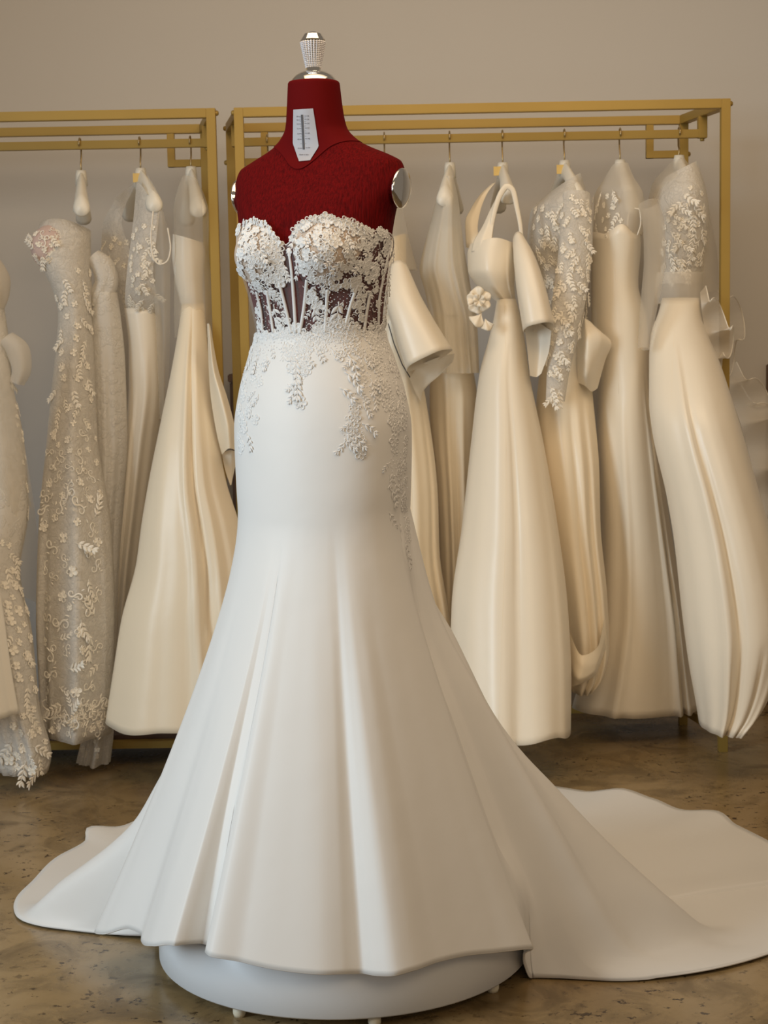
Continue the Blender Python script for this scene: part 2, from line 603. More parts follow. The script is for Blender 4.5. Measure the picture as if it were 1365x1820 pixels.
for k, (cy, txt) in enumerate(zip(LY, ('58', '56', '54', '52', '50', '48', '44'))):
    y = 180 + cy / 15.17
    c = 500 + (585 + (cy - 400) * 0.042) / 15.17
    print_text(txt, c + 9.4, y - 0.4, 2.6, lab, 'numeral')
    print_text(txt, c - 9.2, y + 0.7, 2.2, lab, 'numeral')
print_text('Made in Italy', 541.2, 275.7, 2.4, lab, 'lettering')
# pole that carries the form inside the skirt
mesh('pole', *lathe([(0.0, PED_TOP + .0004), (0.10, PED_TOP + .0004), (0.10, PED_TOP + 0.012), (0.016, PED_TOP + 0.02), (0.016, 1.0), (0.0, 1.0)], (AX, AY, 0), 24), MT['chrome'], man)

# ------------------------------------------------------------------ the white gown on the form
gown = thing('wedding_gown', (AX, AY, 0), 'white satin mermaid wedding gown with lace corset and long train on the mannequin', 'dress')
KNEE = 0.90


def prof_front(phi, rh, zh, p=1.22):
    k = body(phi, KNEE, 0.006)
    rk = hypot(k.x - AX, k.y - AY)
    s = np.linspace(0, 1, 40)
    rb = 0.428
    return np.stack([rk + (rb - rk) * (1.25 * s * s / (s + 0.25)) + (rh - rb) * s ** max(1.1, 1.8 + (p - 1.2) * 8), KNEE - (KNEE - zh) * s], 1)


def prof_train(phi, pts):
    k = body(phi, KNEE, 0.006)
    rk = hypot(k.x - AX, k.y - AY)
    pts = [(rk, KNEE)] + list(pts)
    t = np.cumsum([0] + [hypot(pts[i + 1][0] - pts[i][0], pts[i + 1][1] - pts[i][1]) for i in range(len(pts) - 1)])
    return pchip(t, np.array(pts, float), np.linspace(0, t[-1], 60))


FL = 0.004
RIGHT = [(0.178, 0.78), (0.21, 0.713), (0.243, 0.657), (0.275, 0.589), (0.318, 0.498), (0.373, 0.417), (0.445, 0.336), (0.528, 0.242), (0.607, 0.16), (0.685, 0.089), (0.755, 0.02)]
LEFT = [(0.183, 0.794), (0.208, 0.704), (0.244, 0.591), (0.287, 0.50), (0.322, 0.433), (0.382, 0.33), (0.442, 0.238), (0.505, 0.178), (0.571, 0.128), (0.63, 0.085), (0.69, 0.03)]


def mixp(A, k, kz=1.0):
    return [(r * k, z * kz) for r, z in A]


KEYS = {}
# front hem: azimuth -> hem radius, hem height
for a, rh, zh, p in [(-104, .385, .012, 1.3), (-100, .378, .055, 1.3), (-95, .378, .09, 1.28), (-90, .40, .10, 1.25), (-87, .445, .085, 1.22), (-85, .470, .076, 1.2), (-83, .470, .078, 1.2),
                     (-78, .455, .088, 1.22), (-66, .415, .125, 1.22), (-60, .408, .128, 1.22), (-54, .425, .128, 1.22), (-46, .437, .142, 1.2), (-38.5, .440, .158, 1.2), (-37.3, .428, .158, 1.2),
                     (-35.5, .388, .150, 1.35), (-32.5, .385, .148, 1.35), (-31, .405, .148, 1.25), (-29.4, .432, .156, 1.18), (-27, .441, .155, 1.17), (-20, .426, .147, 1.2), (-11, .425, .138, 1.2), (-2, .427, .133, 1.2), (4, .418, .129, 1.15), (8.5, .403, .122, 1.14),
                     (12, .428, .125, 1.13), (16, .448, .130, 1.12), (20, .443, .132, 1.12), (28, .422, .130, 1.12), (37, .414, .124, 1.14), (47, .424, .113, 1.18), (54, .442, .106, 1.2), (57, .447, .100, 1.18), (59, .440, .092, 1.2)]:
    KEYS[a] = prof_front(radians(a), rh, zh, p)
KEYS[62] = prof_train(radians(62), [(0.196, 0.70), (0.272, 0.50), (0.355, 0.28), (0.408, 0.150), (0.414, 0.07)])
KEYS[66] = prof_train(radians(66), [(0.190, 0.70), (0.260, 0.50), (0.342, 0.28), (0.402, 0.150), (0.405, 0.035)])
KEYS[69.5] = prof_train(radians(69.5), [(0.194, 0.70), (0.268, 0.50), (0.350, 0.28), (0.402, 0.150), (0.407, 0.02), (0.410, FL)])
KEYS[71.5] = prof_train(radians(71.5), [(0.202, 0.70), (0.275, 0.50), (0.352, 0.30), (0.412, 0.15), (0.445, 0.03), (0.465, FL)])
KEYS[73] = prof_train(radians(73), [(0.212, 0.70), (0.295, 0.50), (0.388, 0.30), (0.455, 0.15), (0.515, 0.035), (0.565, FL)])
KEYS[76.5] = prof_train(radians(76.5), [(0.222, 0.70), (0.326, 0.50), (0.438, 0.30), (0.515, 0.15), (0.585, 0.035), (0.66, FL)])
KEYS[80] = prof_train(radians(80), [(0.220, 0.70), (0.324, 0.50), (0.440, 0.30), (0.532, 0.15), (0.62, 0.035), (0.74, FL)])
KEYS[85] = prof_train(radians(85), [(0.214, 0.70), (0.313, 0.50), (0.45, 0.30), (0.575, 0.15), (0.69, 0.035), (0.80, FL + .002), (0.835, FL)])
KEYS[90] = prof_train(radians(90), RIGHT + [(0.80, 0.006), (0.86, FL), (0.92, FL)])
KEYS[97] = prof_train(radians(97), mixp(RIGHT, 0.965) + [(0.80, 0.006), (0.92, FL), (1.02, FL)])
KEYS[109.6] = prof_train(radians(109.6), mixp(RIGHT, 0.90) + [(0.74, 0.006), (0.92, FL), (1.13, FL)])
KEYS[110.0] = prof_train(radians(110.0), mixp(RIGHT, 0.89) + [(0.71, 0.010), (0.90, 0.013), (1.135, 0.013)])
BACK = mixp(RIGHT, 0.87)
for a, re in [(119, 1.20), (129, 1.26), (133, 1.30), (137, 1.275), (142, 1.32), (146, 1.335), (150, 1.29), (155, 1.30), (168, 1.27), (180, 1.24), (200, 1.14), (209, 1.08), (213, 1.045), (217, 1.065), (220, 0.99), (227.3, .93), (236.2, .846)]:
    lift = 0.012 if a in (133, 146, 217) else FL
    KEYS[a if a <= 180 else a - 360] = prof_train(radians(a), mixp(BACK, 1.0 if a < 200 else 0.93) + [(0.72, 0.008), (0.86 * min(1, re / 1.0), FL), (re, lift)] if re > 0.9 else mixp(BACK, 0.90) + [(0.70, 0.008), (re, FL)])
KEYS[-116.6] = prof_train(radians(-116.6), mixp(LEFT, 0.94) + [(0.70, 0.008), (0.80, FL)])
KEYS[-111] = prof_train(radians(-111), LEFT + [(0.72, 0.010), (0.75, FL)])
KEYS[-108] = prof_train(radians(-108), mixp(LEFT, 0.98, 0.93) + [(0.69, 0.010), (0.71, FL)])
KEYS[-106] = prof_train(radians(-106), [(0.18, 0.78), (0.245, 0.55), (0.32, 0.35), (0.39, 0.20), (0.47, 0.085), (0.56, 0.02), (0.64, FL)])
KEYS[-105.2] = prof_train(radians(-105.2), [(0.178, 0.78), (0.24, 0.55), (0.31, 0.35), (0.365, 0.19), (0.41, 0.07), (0.47, 0.012), (0.52, FL)])
ks = sorted(KEYS)
NT = 96


def resample(pl, n):
    t = np.concatenate([[0], np.cumsum(np.hypot(*np.diff(pl, axis=0).T))])
    q = np.linspace(0, t[-1], n)
    return np.stack([np.interp(q, t, pl[:, 0]), np.interp(q, t, pl[:, 1])], 1)


tab = np.array([resample(KEYS[k], NT).ravel() for k in ks])
xs = np.array([ks[-2] - 360, ks[-1] - 360] + ks + [ks[0] + 360, ks[1] + 360])
tab = np.concatenate([tab[-2:], tab, tab[:2]])
az = np.concatenate([np.arange(-180, 180, 0.75)])
az = np.unique(np.round(np.concatenate([az, np.arange(-108, -103, 0.25), np.arange(-40, -27, 0.3), np.arange(55, 74, 0.3), np.arange(109.2, 110.8, 0.1)]), 3))
low = pchip(xs, tab, az).reshape(len(az), NT, 2)
UP_Z = np.linspace(1.243, KNEE, 46)


def skirt_point(i, k):
    a = radians(az[i])
    if k < len(UP_Z):
        return body(a, UP_Z[k], 0.006)
    r, z = low[i, k - len(UP_Z) + 1]
    d = max(0.0, (0.5 - z) / 0.5)
    c = float(np.interp(KNEE, _zz, _tc)) * max(0, (z - 0.6) / 0.3)
    wav = 0.0
    if abs(az[i] - 0) > 75 and z < 0.03:      # the train lies on the floor with slight waves
        wav = 0.0016 * (1 + sin(9 * r + 5 * a) * cos(7 * a - 4 * r))
    return Vector((AX + r * sin(a) + c * sin(PHI0), AY - r * cos(a) - c * cos(PHI0), max(z, FL * 0.6) + wav))


rows = [[skirt_point(i, k) for i in range(len(az))] for k in range(len(UP_Z) + NT - 1)]
sk_v, sk_f = grid(rows)
skirt = mesh('skirt', sk_v, sk_f, MT['satin_white'], gown, label='white satin trumpet skirt with long train')
sol = skirt.modifiers.new('cloth', 'SOLIDIFY')
sol.thickness = 0.0025
sol.offset = -1.0
# hem edge
hem = rows[-1]
mesh('hem', *tube([p + Vector((0, 0, 0.0006)) for p in hem] + [hem[0] + Vector((0, 0, 0.0006))], 0.0022, 6, False), MT['satin_white'], gown)

# bodice: sweetheart neckline over the form


def neckline(th):
    """upper edge height of the corset by local azimuth"""
    t = abs(degrees((th + pi) % (2 * pi) - pi))
    return float(pchip([0, 6, 14, 26, 38, 52, 68, 90, 130, 180], [1.404, 1.411, 1.432, 1.449, 1.453, 1.444, 1.428, 1.424, 1.36, 1.33], [t])[0])


BP = np.radians(np.arange(-180, 180, 2.0))
NL = [neckline(p - PHI0) for p in BP]
rows = [[body(p, 1.243 + (NL[j] - 1.243) * t, 0.0052) for j, p in enumerate(BP)] for t in np.linspace(0, 1, 40)]
bod_v, bod_f = grid(rows)
bodice = mesh('bodice', bod_v, bod_f, MT['tulle_bodice'], gown, label='sheer tulle corset bodice')
mesh('neckline_binding', *tube([p + Vector((0, 0, 0.001)) for p in rows[-1]] + [rows[-1][0]], 0.0013, 6, False), MT['satin_white'], gown)
mesh('waist_seam', *tube([body(p, 1.244, 0.0062) for p in BP] + [body(BP[0], 1.244, 0.0062)], 0.0012, 6, False), MT['lace_white'], gown)
for s in (-1, 1):
    rows = []
    for t in np.linspace(0, 1, 24):
        row = []
        for u in np.linspace(-1, 1, 30):
            th = s * radians(35) + u * radians(28 if u * s > 0 else 25)
            zt = neckline(th) - 0.002
            zb = 1.338 + 0.05 * abs(u) ** 2.2
            row.append(body(PHI0 + th, zb + (zt - zb) * t, 0.0066))
        rows.append(row)
    mesh('cup', *grid(rows, False), MT['cup'], gown, label='nude lined bust cup under lace')

dress_bvh = BVHTree.FromPolygons([Vector(q) for q in bod_v] + [Vector(q) for q in sk_v], list(bod_f) + [tuple(i + len(bod_v) for i in q) for q in sk_f])
CAMP = Vector((0, 0, CAM_H))


def on(bvh, x, y, off=0.001):
    """point and normal of a surface at the photo pixel x, y"""
    d = ray(x, y).normalized()
    h = bvh.ray_cast(CAMP, d)
    if h[0] is None:
        return None
    n = h[1] if h[1].dot(d) < 0 else -h[1]
    return h[0] + n * off, n


def seam(pts, bvh, rad, mat, parent, name, off=0.002, n=24, flat=0.6):
    t = np.linspace(0, 1, len(pts))
    q = pchip(t, np.array(pts, float), np.linspace(0, 1, n))
    P, Nn = [], []
    for x, y in q:
        h = on(bvh, x, y, off)
        if h:
            P.append(h[0])
            Nn.append(h[1])
    if len(P) > 2:
        mesh(name, *tube(P, rad, 6, True, flat, Nn), mat, parent)


def c2(x, y):
    return 400 + x / 3.792, 370 + y / 3.792


for pts in ([(437, 285), (455, 420), (470, 640), (482, 845)], [(366, 495), (410, 660), (452, 845)], [(556, 480), (540, 640), (508, 850)], [(690, 545), (684, 690), (674, 840)],
            [(890, 515), (845, 650), (803, 820)], [(975, 560), (950, 690), (930, 840)], [(1112, 225), (1062, 450), (1030, 640), (1024, 840)], [(286, 550), (312, 700), (332, 840)],
            [(218, 560), (250, 700), (262, 840)]):
    seam([c2(*p) for p in pts], dress_bvh, 0.0036, MT['lace_white'], gown, 'boning', 0.0028)
for s in (-1, 1):
    for dth in (75, 105, 140, 172):
        P = [body(PHI0 + s * radians(dth), z, 0.0075) for z in np.linspace(1.246, neckline(radians(dth)) - 0.003, 14)]
        if P[0].y > AY + 0.03:
            mesh('boning', *tube(P, 0.0036, 6, True), MT['lace_white'], gown)
for pts in ([(452, 790), (463, 860), (468, 940), (462, 1020), (452, 1100), (436, 1230), (412, 1400)], [(618, 790), (611, 860), (610, 930), (613, 1010), (617, 1100), (620, 1200), (640, 1400), (652, 1560), (657, 1725)]):
    seam(pts, dress_bvh, 0.0026, MT['satin_white'], gown, 'seam', 0.0, 40)


# ---- lace applique: flowers, leaf sprigs
def flower_mesh(name, npet, seedv, mat, R=0.0115):
    """corded lace flower: each petal a raised outline with a vein, open in between"""
    rr = random.Random(seedv)
    V, Fc = [], []
    for k in range(npet):
        a = 2 * pi * k / npet + rr.uniform(-0.15, 0.15)
        L = R * rr.uniform(0.82, 1.12)
        W = L * sin(pi / npet) * 0.66
        c = Vector((cos(a), sin(a), 0))
        s = Vector((-sin(a), cos(a), 0))
        ctr = c * L * 0.60
        o = len(V)
        n = 10
        for f_, z in ((1.12, 0.0002), (0.92, 0.0019), (0.66, 0.0005)):
            for j in range(n):
                t = 2 * pi * j / n
                q = c * cos(t) * L * 0.46 + s * sin(t) * W * (1.0 + 0.25 * cos(t))
                V.append(tuple(ctr + q * f_ + Vector((0, 0, z))))
        for m_ in range(2):
            for j in range(n):
                j2 = (j + 1) % n
                Fc.append((o + m_ * n + j, o + m_ * n + j2, o + m_ * n + n + j2, o + m_ * n + n + j))
        if k % 3 != 2:
            Fc.append(tuple(o + 2 * n + j for j in range(n)))
        o = len(V)
        V += [tuple(c * L * 0.2 + s * L * 0.04 + Vector((0, 0, .001))), tuple(c * L * 0.2 - s * L * 0.04 + Vector((0, 0, .001))), tuple(c * L * 0.8 + Vector((0, 0, .0008)))]
        Fc.append((o, o + 1, o + 2))
    o = len(V)
    for j in range(6):
        V.append((cos(j * pi / 3) * R * 0.17, sin(j * pi / 3) * R * 0.17, 0.0008))
    V.append((0, 0, 0.0028))
    for j in range(6):
        Fc.append((o + j, o + (j + 1) % 6, o + 6))
    me = bpy.data.meshes.new(name)
    me.from_pydata(V, [], Fc)
    me.materials.append(mat)
    return me


def leaf(V, Fc, base, ang, L, W, z=0.0006):
    c = Vector((cos(ang), sin(ang), 0))
    s = Vector((-sin(ang), cos(ang), 0))
    o = len(V)
    pr = [(0.0, 0.12), (0.25, 0.8), (0.5, 1.0), (0.78, 0.62), (1.0, 0.0)]
    for t, w in pr:
        m = base + c * L * t
        V += [tuple(m + s * W * w + Vector((0, 0, z))), tuple(m + Vector((0, 0, z + 0.0018))), tuple(m - s * W * w + Vector((0, 0, z)))]
    for i in range(4):
        a = o + i * 3
        Fc += [(a, a + 3, a + 4, a + 1), (a + 1, a + 4, a + 5, a + 2)]


def sprig_mesh(name, n, seedv, mat, L=0.042):
    """a curved stem along -Y with paired leaves and a bud"""
    rr = random.Random(seedv)
    V, Fc = [], []
    bend = rr.uniform(-0.5, 0.5)
    st = [Vector((bend * 0.012 * sin(3 * t), -L * t, 0.001)) for t in np.linspace(0, 1, 9)]
    v, f = tube(st, 0.0009, 5)
    V += [tuple(q) for q in v]
    Fc += [tuple(q) for q in f]
    for i in range(n):
        t = (i + 0.6) / n
        p = Vector((bend * 0.012 * sin(3 * t), -L * t, 0.0006))
        for s in (-1, 1):
            leaf(V, Fc, p, -pi / 2 + s * rr.uniform(0.45, 0.8), L * rr.uniform(0.28, 0.40), L * 0.075)
    leaf(V, Fc, st[-1], -pi / 2, L * 0.22, L * 0.06)
    me = bpy.data.meshes.new(name)
    me.from_pydata(V, [], Fc)
    me.materials.append(mat)
    return me


def scroll_mesh(name, seedv, mat, R=0.02):
    """an S-shaped lace scroll of flat cord ending in two curls, with leaves along it"""
    rr = random.Random(seedv)
    V, Fc = [], []
    for sg in (1, -1):
        pts = []
        for t in np.linspace(0, 1, 18):
            a = t * 2 * pi * 0.95
            r = R * 0.62 * (1 - 0.70 * t)
            pts.append(Vector(((R * 0.62 - r * cos(a)) * sg, (r * sin(a) + R * 0.15 * t) * sg, 0.0008)))
        v, f = tube(pts, [0.0026 * (1 - 0.55 * t) for t in np.linspace(0, 1, 18)], 5, True, 0.5, [Vector((0, 0, 1))] * 18)
        o = len(V)
        V += [tuple(q) for q in v]
        Fc += [tuple(i + o for i in q) for q in f]
    for k in range(5):
        leaf(V, Fc, Vector((rr.uniform(-.5, .5) * R, (k / 4 - .5) * R * 2.0, 0)), rr.uniform(0, 6.28), R * rr.uniform(.4, .7), R * .12)
    me = bpy.data.meshes.new(name)
    me.from_pydata(V, [], Fc)
    me.materials.append(mat)
    return me


FLW = [flower_mesh('lace_flower', 5 if k % 3 else 6, 40 + k, MT['lace_white'], 0.0135) for k in range(4)]
SPR = [sprig_mesh('leaf_sprig', 3 + k % 2, 60 + k, MT['lace_white']) for k in range(4)]
for me in FLW + SPR:
    me.polygons.foreach_set('use_smooth', [True] * len(me.polygons))


def put(me, name, parent, p, n, rot, scale):
    up = Vector((0, 0, 1))
    t = up - n * up.dot(n)
    if t.length < 1e-3:
        t = Vector((0, 1, 0))
    t.normalize()
    x = t.cross(n)
    M = Matrix((x, t, n)).transposed() @ Matrix.Rotation(rot, 3, 'Z')
    o = bpy.data.objects.new(name, me)
    COL.objects.link(o)
    o.parent = parent
    o.location = p - ORG[parent.name]
    o.rotation_euler = M.to_euler()
    o.scale = (scale, scale, scale)
    return o


def inside(x, y, poly):
    c = False
    j = len(poly) - 1
    for i in range(len(poly)):
        xi, yi = poly[i]
        xj, yj = poly[j]
        if (yi > y) != (yj > y) and x < (xj - xi) * (y - yi) / (yj - yi) + xi:
            c = not c
        j = i
    return c


def poisson(poly, dist, rr, tries=900):
    xs_, ys_ = [p[0] for p in poly], [p[1] for p in poly]
    out = []
    for _ in range(tries):
        x, y = rr.uniform(min(xs_), max(xs_)), rr.uniform(min(ys_), max(ys_))
        if inside(x, y, poly) and all(hypot(x - a, y - b) > dist for a, b in out):
            out.append((x, y))
    return out


rr = random.Random(3)
REG = [  # photo regions of the corset and skirt lace, spacing, share of sprigs
    ([(426, 404), (440, 396), (455, 394), (472, 410), (496, 432), (503, 480), (502, 500), (478, 510), (452, 512), (430, 486), (422, 445)], 11.5, 0.30),
    ([(522, 444), (526, 426), (544, 404), (570, 393), (590, 394), (625, 393), (660, 405), (690, 425), (688, 470), (655, 500), (600, 505), (556, 500), (534, 486), (524, 462)], 11.5, 0.32),
    ([(650, 425), (702, 420), (690, 510), (680, 588), (640, 588), (636, 530)], 16.0, 0.6),
    ([(545, 500), (640, 505), (638, 588), (545, 588)], 20.0, 0.7),
    ([(452, 505), (495, 508), (512, 560), (512, 588), (465, 588)], 17.0, 0.65),
    ([(460, 592), (680, 592), (690, 622), (640, 640), (560, 625), (500, 622), (450, 632), (452, 610)], 13.0, 0.35),
    ([(446, 622), (480, 622), (468, 670), (440, 740), (432, 800), (426, 800), (426, 720), (432, 660)], 13.5, 0.4),
    ([(640, 625), (690, 620), (712, 680), (719, 760), (700, 770), (668, 700), (640, 720), (612, 790), (608, 760), (630, 690)], 14.0, 0.4),
    ([(640, 740), (655, 800), (640, 808), (618, 770), (625, 735)], 13.0, 0.35),
    ([(692, 700), (719, 700), (721, 880), (725, 960), (712, 900), (690, 830), (700, 770)], 14.0, 0.4),
    ([(460, 582), (680, 582), (682, 600), (458, 600)], 9.5, 0.3),
    ([(515, 618), (545, 618), (550, 665), (535, 680), (520, 665)], 12.0, 0.4),
]
nf = 0
for poly, dist, sh in REG:
    for x, y in poisson(poly, dist, rr):
        h = on(dress_bvh, x, y, 0.0022 if y > 592 else 0.0030)
        if not h:
            continue
        if rr.random() < sh and 442 < x < 708:
            put(SPR[nf % 4], 'leaf_sprig', gown, h[0], h[1], rr.uniform(-0.9, 0.9), rr.uniform(0.5, 0.78))
        else:
            put(FLW[nf % 4], 'lace_flower', gown, h[0], h[1], rr.uniform(0, 6), rr.uniform(0.66, 1.0))
        nf += 1
# hand-placed sprays that hang below the waist and between the bones
for x, y, rot, s, kind in [(529, 640, 0.1, 1.0, 0), (533, 668, 0.0, 1.0, 0), (530, 690, -0.5, .7, 0), (524, 700, 0.6, .6, 0), (535, 716, 0, .95, 1), (519, 655, 0, .9, 1), (543, 653, 0, 1.0, 1), (512, 683, .9, .6, 0),
                           (560, 545, 0.1, 1.0, 0), (566, 545, 0, 1.0, 1), (555, 530, 0, 1.1, 1), (602, 535, -.1, 1.3, 0), (608, 560, 0, 1.0, 0), (488, 540, 0.2, 1.1, 0), (492, 565, .3, .8, 0), (480, 520, 0, 1.0, 1),
                           (618, 632, .3, 1.0, 0), (612, 662, .7, 1.0, 0), (604, 690, .8, .8, 0), (430, 800, 0, .8, 1), (440, 770, .5, .8, 0), (455, 745, .2, .8, 1), (462, 700, -.6, .6, 0), (640, 806, 0, 1.0, 1), (630, 770, .6, .8, 0),
                           (612, 780, .8, .7, 0), (692, 870, .5, .8, 0), (690, 910, .6, .8, 0), (708, 930, .3, .7, 0), (718, 962, .2, .7, 0), (727, 985, -.2, .6, 0), (715, 900, 0, .8, 1), (505, 470, .3, .7, 0), (528, 466, -.3, .7, 0), (516, 448, 0, .6, 1)]:
    h = on(dress_bvh, x, y, 0.0024)
    if h:
        put((SPR if kind == 0 else FLW)[(int(x) + int(y)) % 4], 'leaf_sprig' if kind == 0 else 'lace_flower', gown, h[0], h[1], rot, s)
# scalloped edge of small motifs along the neckline
for k, dth in enumerate(np.arange(-50, 88, 4.2)):
    if abs(dth) < 7:
        continue
    th = radians(dth + rr.uniform(-1, 1))
    z = neckline(th) - rr.uniform(-0.002, 0.005)
    p = body(PHI0 + th, z, 0.009)
    n = (p - Vector((AX, AY, z - 0.01))).normalized()
    put(FLW[k % 4], 'lace_flower', gown, p, n, rr.uniform(0, 6), rr.uniform(0.55, 0.8))
# the side of the corset turned away from the camera carries the same lace
for k in range(90):
    a = rr.uniform(92, 238)
    z = rr.uniform(1.0, 1.40)
    zt = neckline(radians(a) - PHI0)
    if z > zt - 0.01:
        continue
    p = body(radians(a), z, 0.0085)
    n = (p - Vector((AX, AY, z))).normalized()
    put(FLW[k % 4] if k % 2 else SPR[k % 4], 'lace_flower' if k % 2 else 'leaf_sprig', gown, p, n, rr.uniform(-1, 1), rr.uniform(0.8, 1.1) if k % 2 else 0.6)
# fine cord and beads between the motifs
VB, FB = [], []
for poly, dist, sh in REG:
    for x, y in poisson(poly, 5.0, rr, 1500):
        h = on(dress_bvh, x, y, 0.0028)
        if h:
            c, n = h
            s = rr.uniform(0.0009, 0.0016)
            o_ = len(VB)
            VB += [tuple(c + Vector(d) * s) for d in ((1, 0, 0), (-1, 0, 0), (0, 1, 0), (0, -1, 0), (0, 0, 1), (0, 0, -1))]
            FB += [tuple(i + o_ for i in q) for q in ((0, 2, 4), (2, 1, 4), (1, 3, 4), (3, 0, 4), (2, 0, 5), (1, 2, 5), (3, 1, 5), (0, 3, 5))]
bd = mesh('beading', VB, FB, MT['bead'], gown)
bd['kind'] = 'stuff'
VC, FCc = [], []
for poly, dist, sh in REG:
    for x, y in poisson(poly, 14.0, rr, 400):
        a = rr.uniform(0, 6.28)
        pts, nn = [], []
        for t in np.linspace(0, 1, 6):
            h = on(dress_bvh, x + cos(a + t * 2.2) * 7 * t, y + sin(a + t * 2.2) * 7 * t, 0.0022)
            if h:
                pts.append(h[0])
                nn.append(h[1])
        if len(pts) == 6 and (pts[0] - pts[-1]).length < 0.02:
            v, f = tube(pts, 0.0009, 4, False, 0.8, nn)
            o_ = len(VC)
            VC += v
            FCc += [tuple(i + o_ for i in q) for q in f]
cd = mesh('lace_cord', VC, FCc, MT['lace_white'], gown)
cd['kind'] = 'stuff'

# ------------------------------------------------------------------ gold garment racks
RF, RB = 4.70, 5.04                     # front and back frame depth
RM = (RF + RB) / 2
SKEW = -0.055                           # the end frames stand a little out of square
TOPZ, HANGZ, TUBE = 1.868, 1.806, 0.026


def rack(label, x0, x1, BOTZ, shelf=True):
    r = thing('garment_rack', ((x0 + x1) / 2, RM, 0), label, 'clothes rack', 'gold clothes racks along the wall')
    g = MT['gold']
    W = TUBE

    def add(name, p, q, w=W, h=W, up=(0, 0, 1)):
        return mesh(name, *bar(p, q, w, h, 0.0012, up), g, r, smooth=False)
    for x in (x0, x1):
        add('front_post', (x, RF, 0.0), (x, RF, TOPZ + W / 2), up=(0, 1, 0))
        add('back_post', (x + SKEW, RB, 0.0), (x + SKEW, RB, TOPZ + W / 2), up=(0, 1, 0))
        s = 1 if x == x0 else -1
        add('top_side_rail', (x, RF + W / 2, TOPZ), (x + SKEW, RB - W / 2, TOPZ))
        add('bottom_side_rail', (x, RF + W / 2, BOTZ), (x + SKEW, RB - W / 2, BOTZ))
        xm = x + SKEW / 2
        xi = xm + s * 0.004
        add('rail_drop', (xi, RM, TOPZ - W / 2), (xi, RM, HANGZ - W / 2), up=(0, 1, 0))
        # square fretwork under the back rail
        xb = x + SKEW + s * 0.103
        zb = 1.766
        add('fret_upright', (xb, RB, TOPZ - W / 2), (xb, RB, zb - 0.011), 0.022, 0.022, (0, 1, 0))
        add('fret_bar', (x + SKEW + s * W / 2, RB, zb), (xb + s * 0.011, RB, zb), 0.020, 0.022)
        for (bx, by, bz) in ((x - s * (W / 2), RF, TOPZ), (x + SKEW - s * W / 2, RB, TOPZ), (x + SKEW - s * W / 2, RB, zb)):
            M = Matrix.Rotation(-s * pi / 2, 3, 'Y')
            mesh('bolt', *lathe([(0.0075, 0.0), (0.0075, 0.004), (0.005, 0.008), (0, 0.009)], (bx, by, bz), 12, M), g, r)
        mesh('bolt', *lathe([(0, -0.008), (0.006, -0.008), (0.007, 0.0), (0, 0.0)], (xi, RM, HANGZ - W / 2), 12), g, r)
    add('top_front_rail', (x0 + W / 2, RF, TOPZ), (x1 - W / 2, RF, TOPZ))
    add('top_back_rail', (x0 + SKEW + W / 2, RB, TOPZ), (x1 + SKEW - W / 2, RB, TOPZ))
    add('hanging_rail', (x0 + SKEW / 2, RM, HANGZ), (x1 + SKEW / 2, RM, HANGZ), 0.022, 0.024)
    if not shelf:
        add('bottom_back_rail', (x0 + SKEW + W / 2, RB, BOTZ), (x1 + SKEW - W / 2, RB, BOTZ), W, 0.022)
        return r
    add('bottom_front_rail', (x0 + W / 2, RF, BOTZ), (x1 - W / 2, RF, BOTZ), W, 0.022)
    add('bottom_back_rail', (x0 + SKEW + W / 2, RB, BOTZ), (x1 + SKEW - W / 2, RB, BOTZ), W, 0.022)
    v, f = box(0, 1, RF + W / 2, RB - W / 2, BOTZ + 0.006, BOTZ + 0.024, 0.0)
    v = [(x0 + W / 2 + a * (x1 - x0 - W) + SKEW * (b - RF) / (RB - RF), b, c) for a, b, c in v]
    mesh('shelf', v, f, MT['wood_dark'], r, smooth=False, label='dark wooden bottom shelf')
    return r


XL1 = at(378, 300, RF).x
XR0, XR1 = at(427, 300, RF).x, at(1288.5, 300, RF).x
rack('gold square-tube clothes rack holding the scroll-lace gown and the folded side-bow gown', XL1 - 1.48, XL1, 0.055)
rack('gold square-tube clothes rack behind the mannequin, holding six satin gowns', XR0, XR1, 0.055, False)

# brown wooden cabinet showing between the racks
cx0 = at(410, 700, 5.10).x
cab = thing('wooden_cabinet', (cx0 + 0.2, 5.2, 0), 'dark brown wooden cabinet against the wall behind the mannequin', 'cabinet')
mesh('body', *box(cx0, cx0 + 0.40, 5.075, 5.30, 0.05, 1.10, 0.003), MT['walnut'], cab, smooth=False)
mesh('top', *box(cx0 - 0.005, cx0 + 0.405, 5.065, 5.305, 1.10, 1.125, 0.003), MT['walnut'], cab, smooth=False)
for k in range(2):
    d_ = mesh('door', *box(cx0 + 0.012 + k * 0.19, cx0 + 0.196 + k * 0.19, 5.066, 5.0745, 0.08, 1.07, 0.003), MT['walnut'], cab, smooth=False)
    hx = cx0 + (0.178 if k == 0 else 0.222)
    mesh('handle', *tube([(hx, 5.064, 0.62), (hx, 5.052, 0.63), (hx, 5.052, 0.73), (hx, 5.064, 0.74)], 0.004), MT['hook'], d_)
mesh('plinth', *box(cx0 + 0.01, cx0 + 0.39, 5.09, 5.30, 0.0, 0.05), MT['wood_dark'], cab, smooth=False)

# dark door jamb at the right end of the wall
jx = at(1361, 700, WALL_Y).x
o = mesh('trim_1', *join(box(jx, jx + 0.09, WALL_Y - 0.03, WALL_Y, 0.0, 1.12, 0.003), box(jx + 0.012, jx + 0.078, WALL_Y - 0.036, WALL_Y - 0.029, 0.02, 1.10, 0.002)), MT['walnut'], smooth=False)
tag(o, kind='structure')


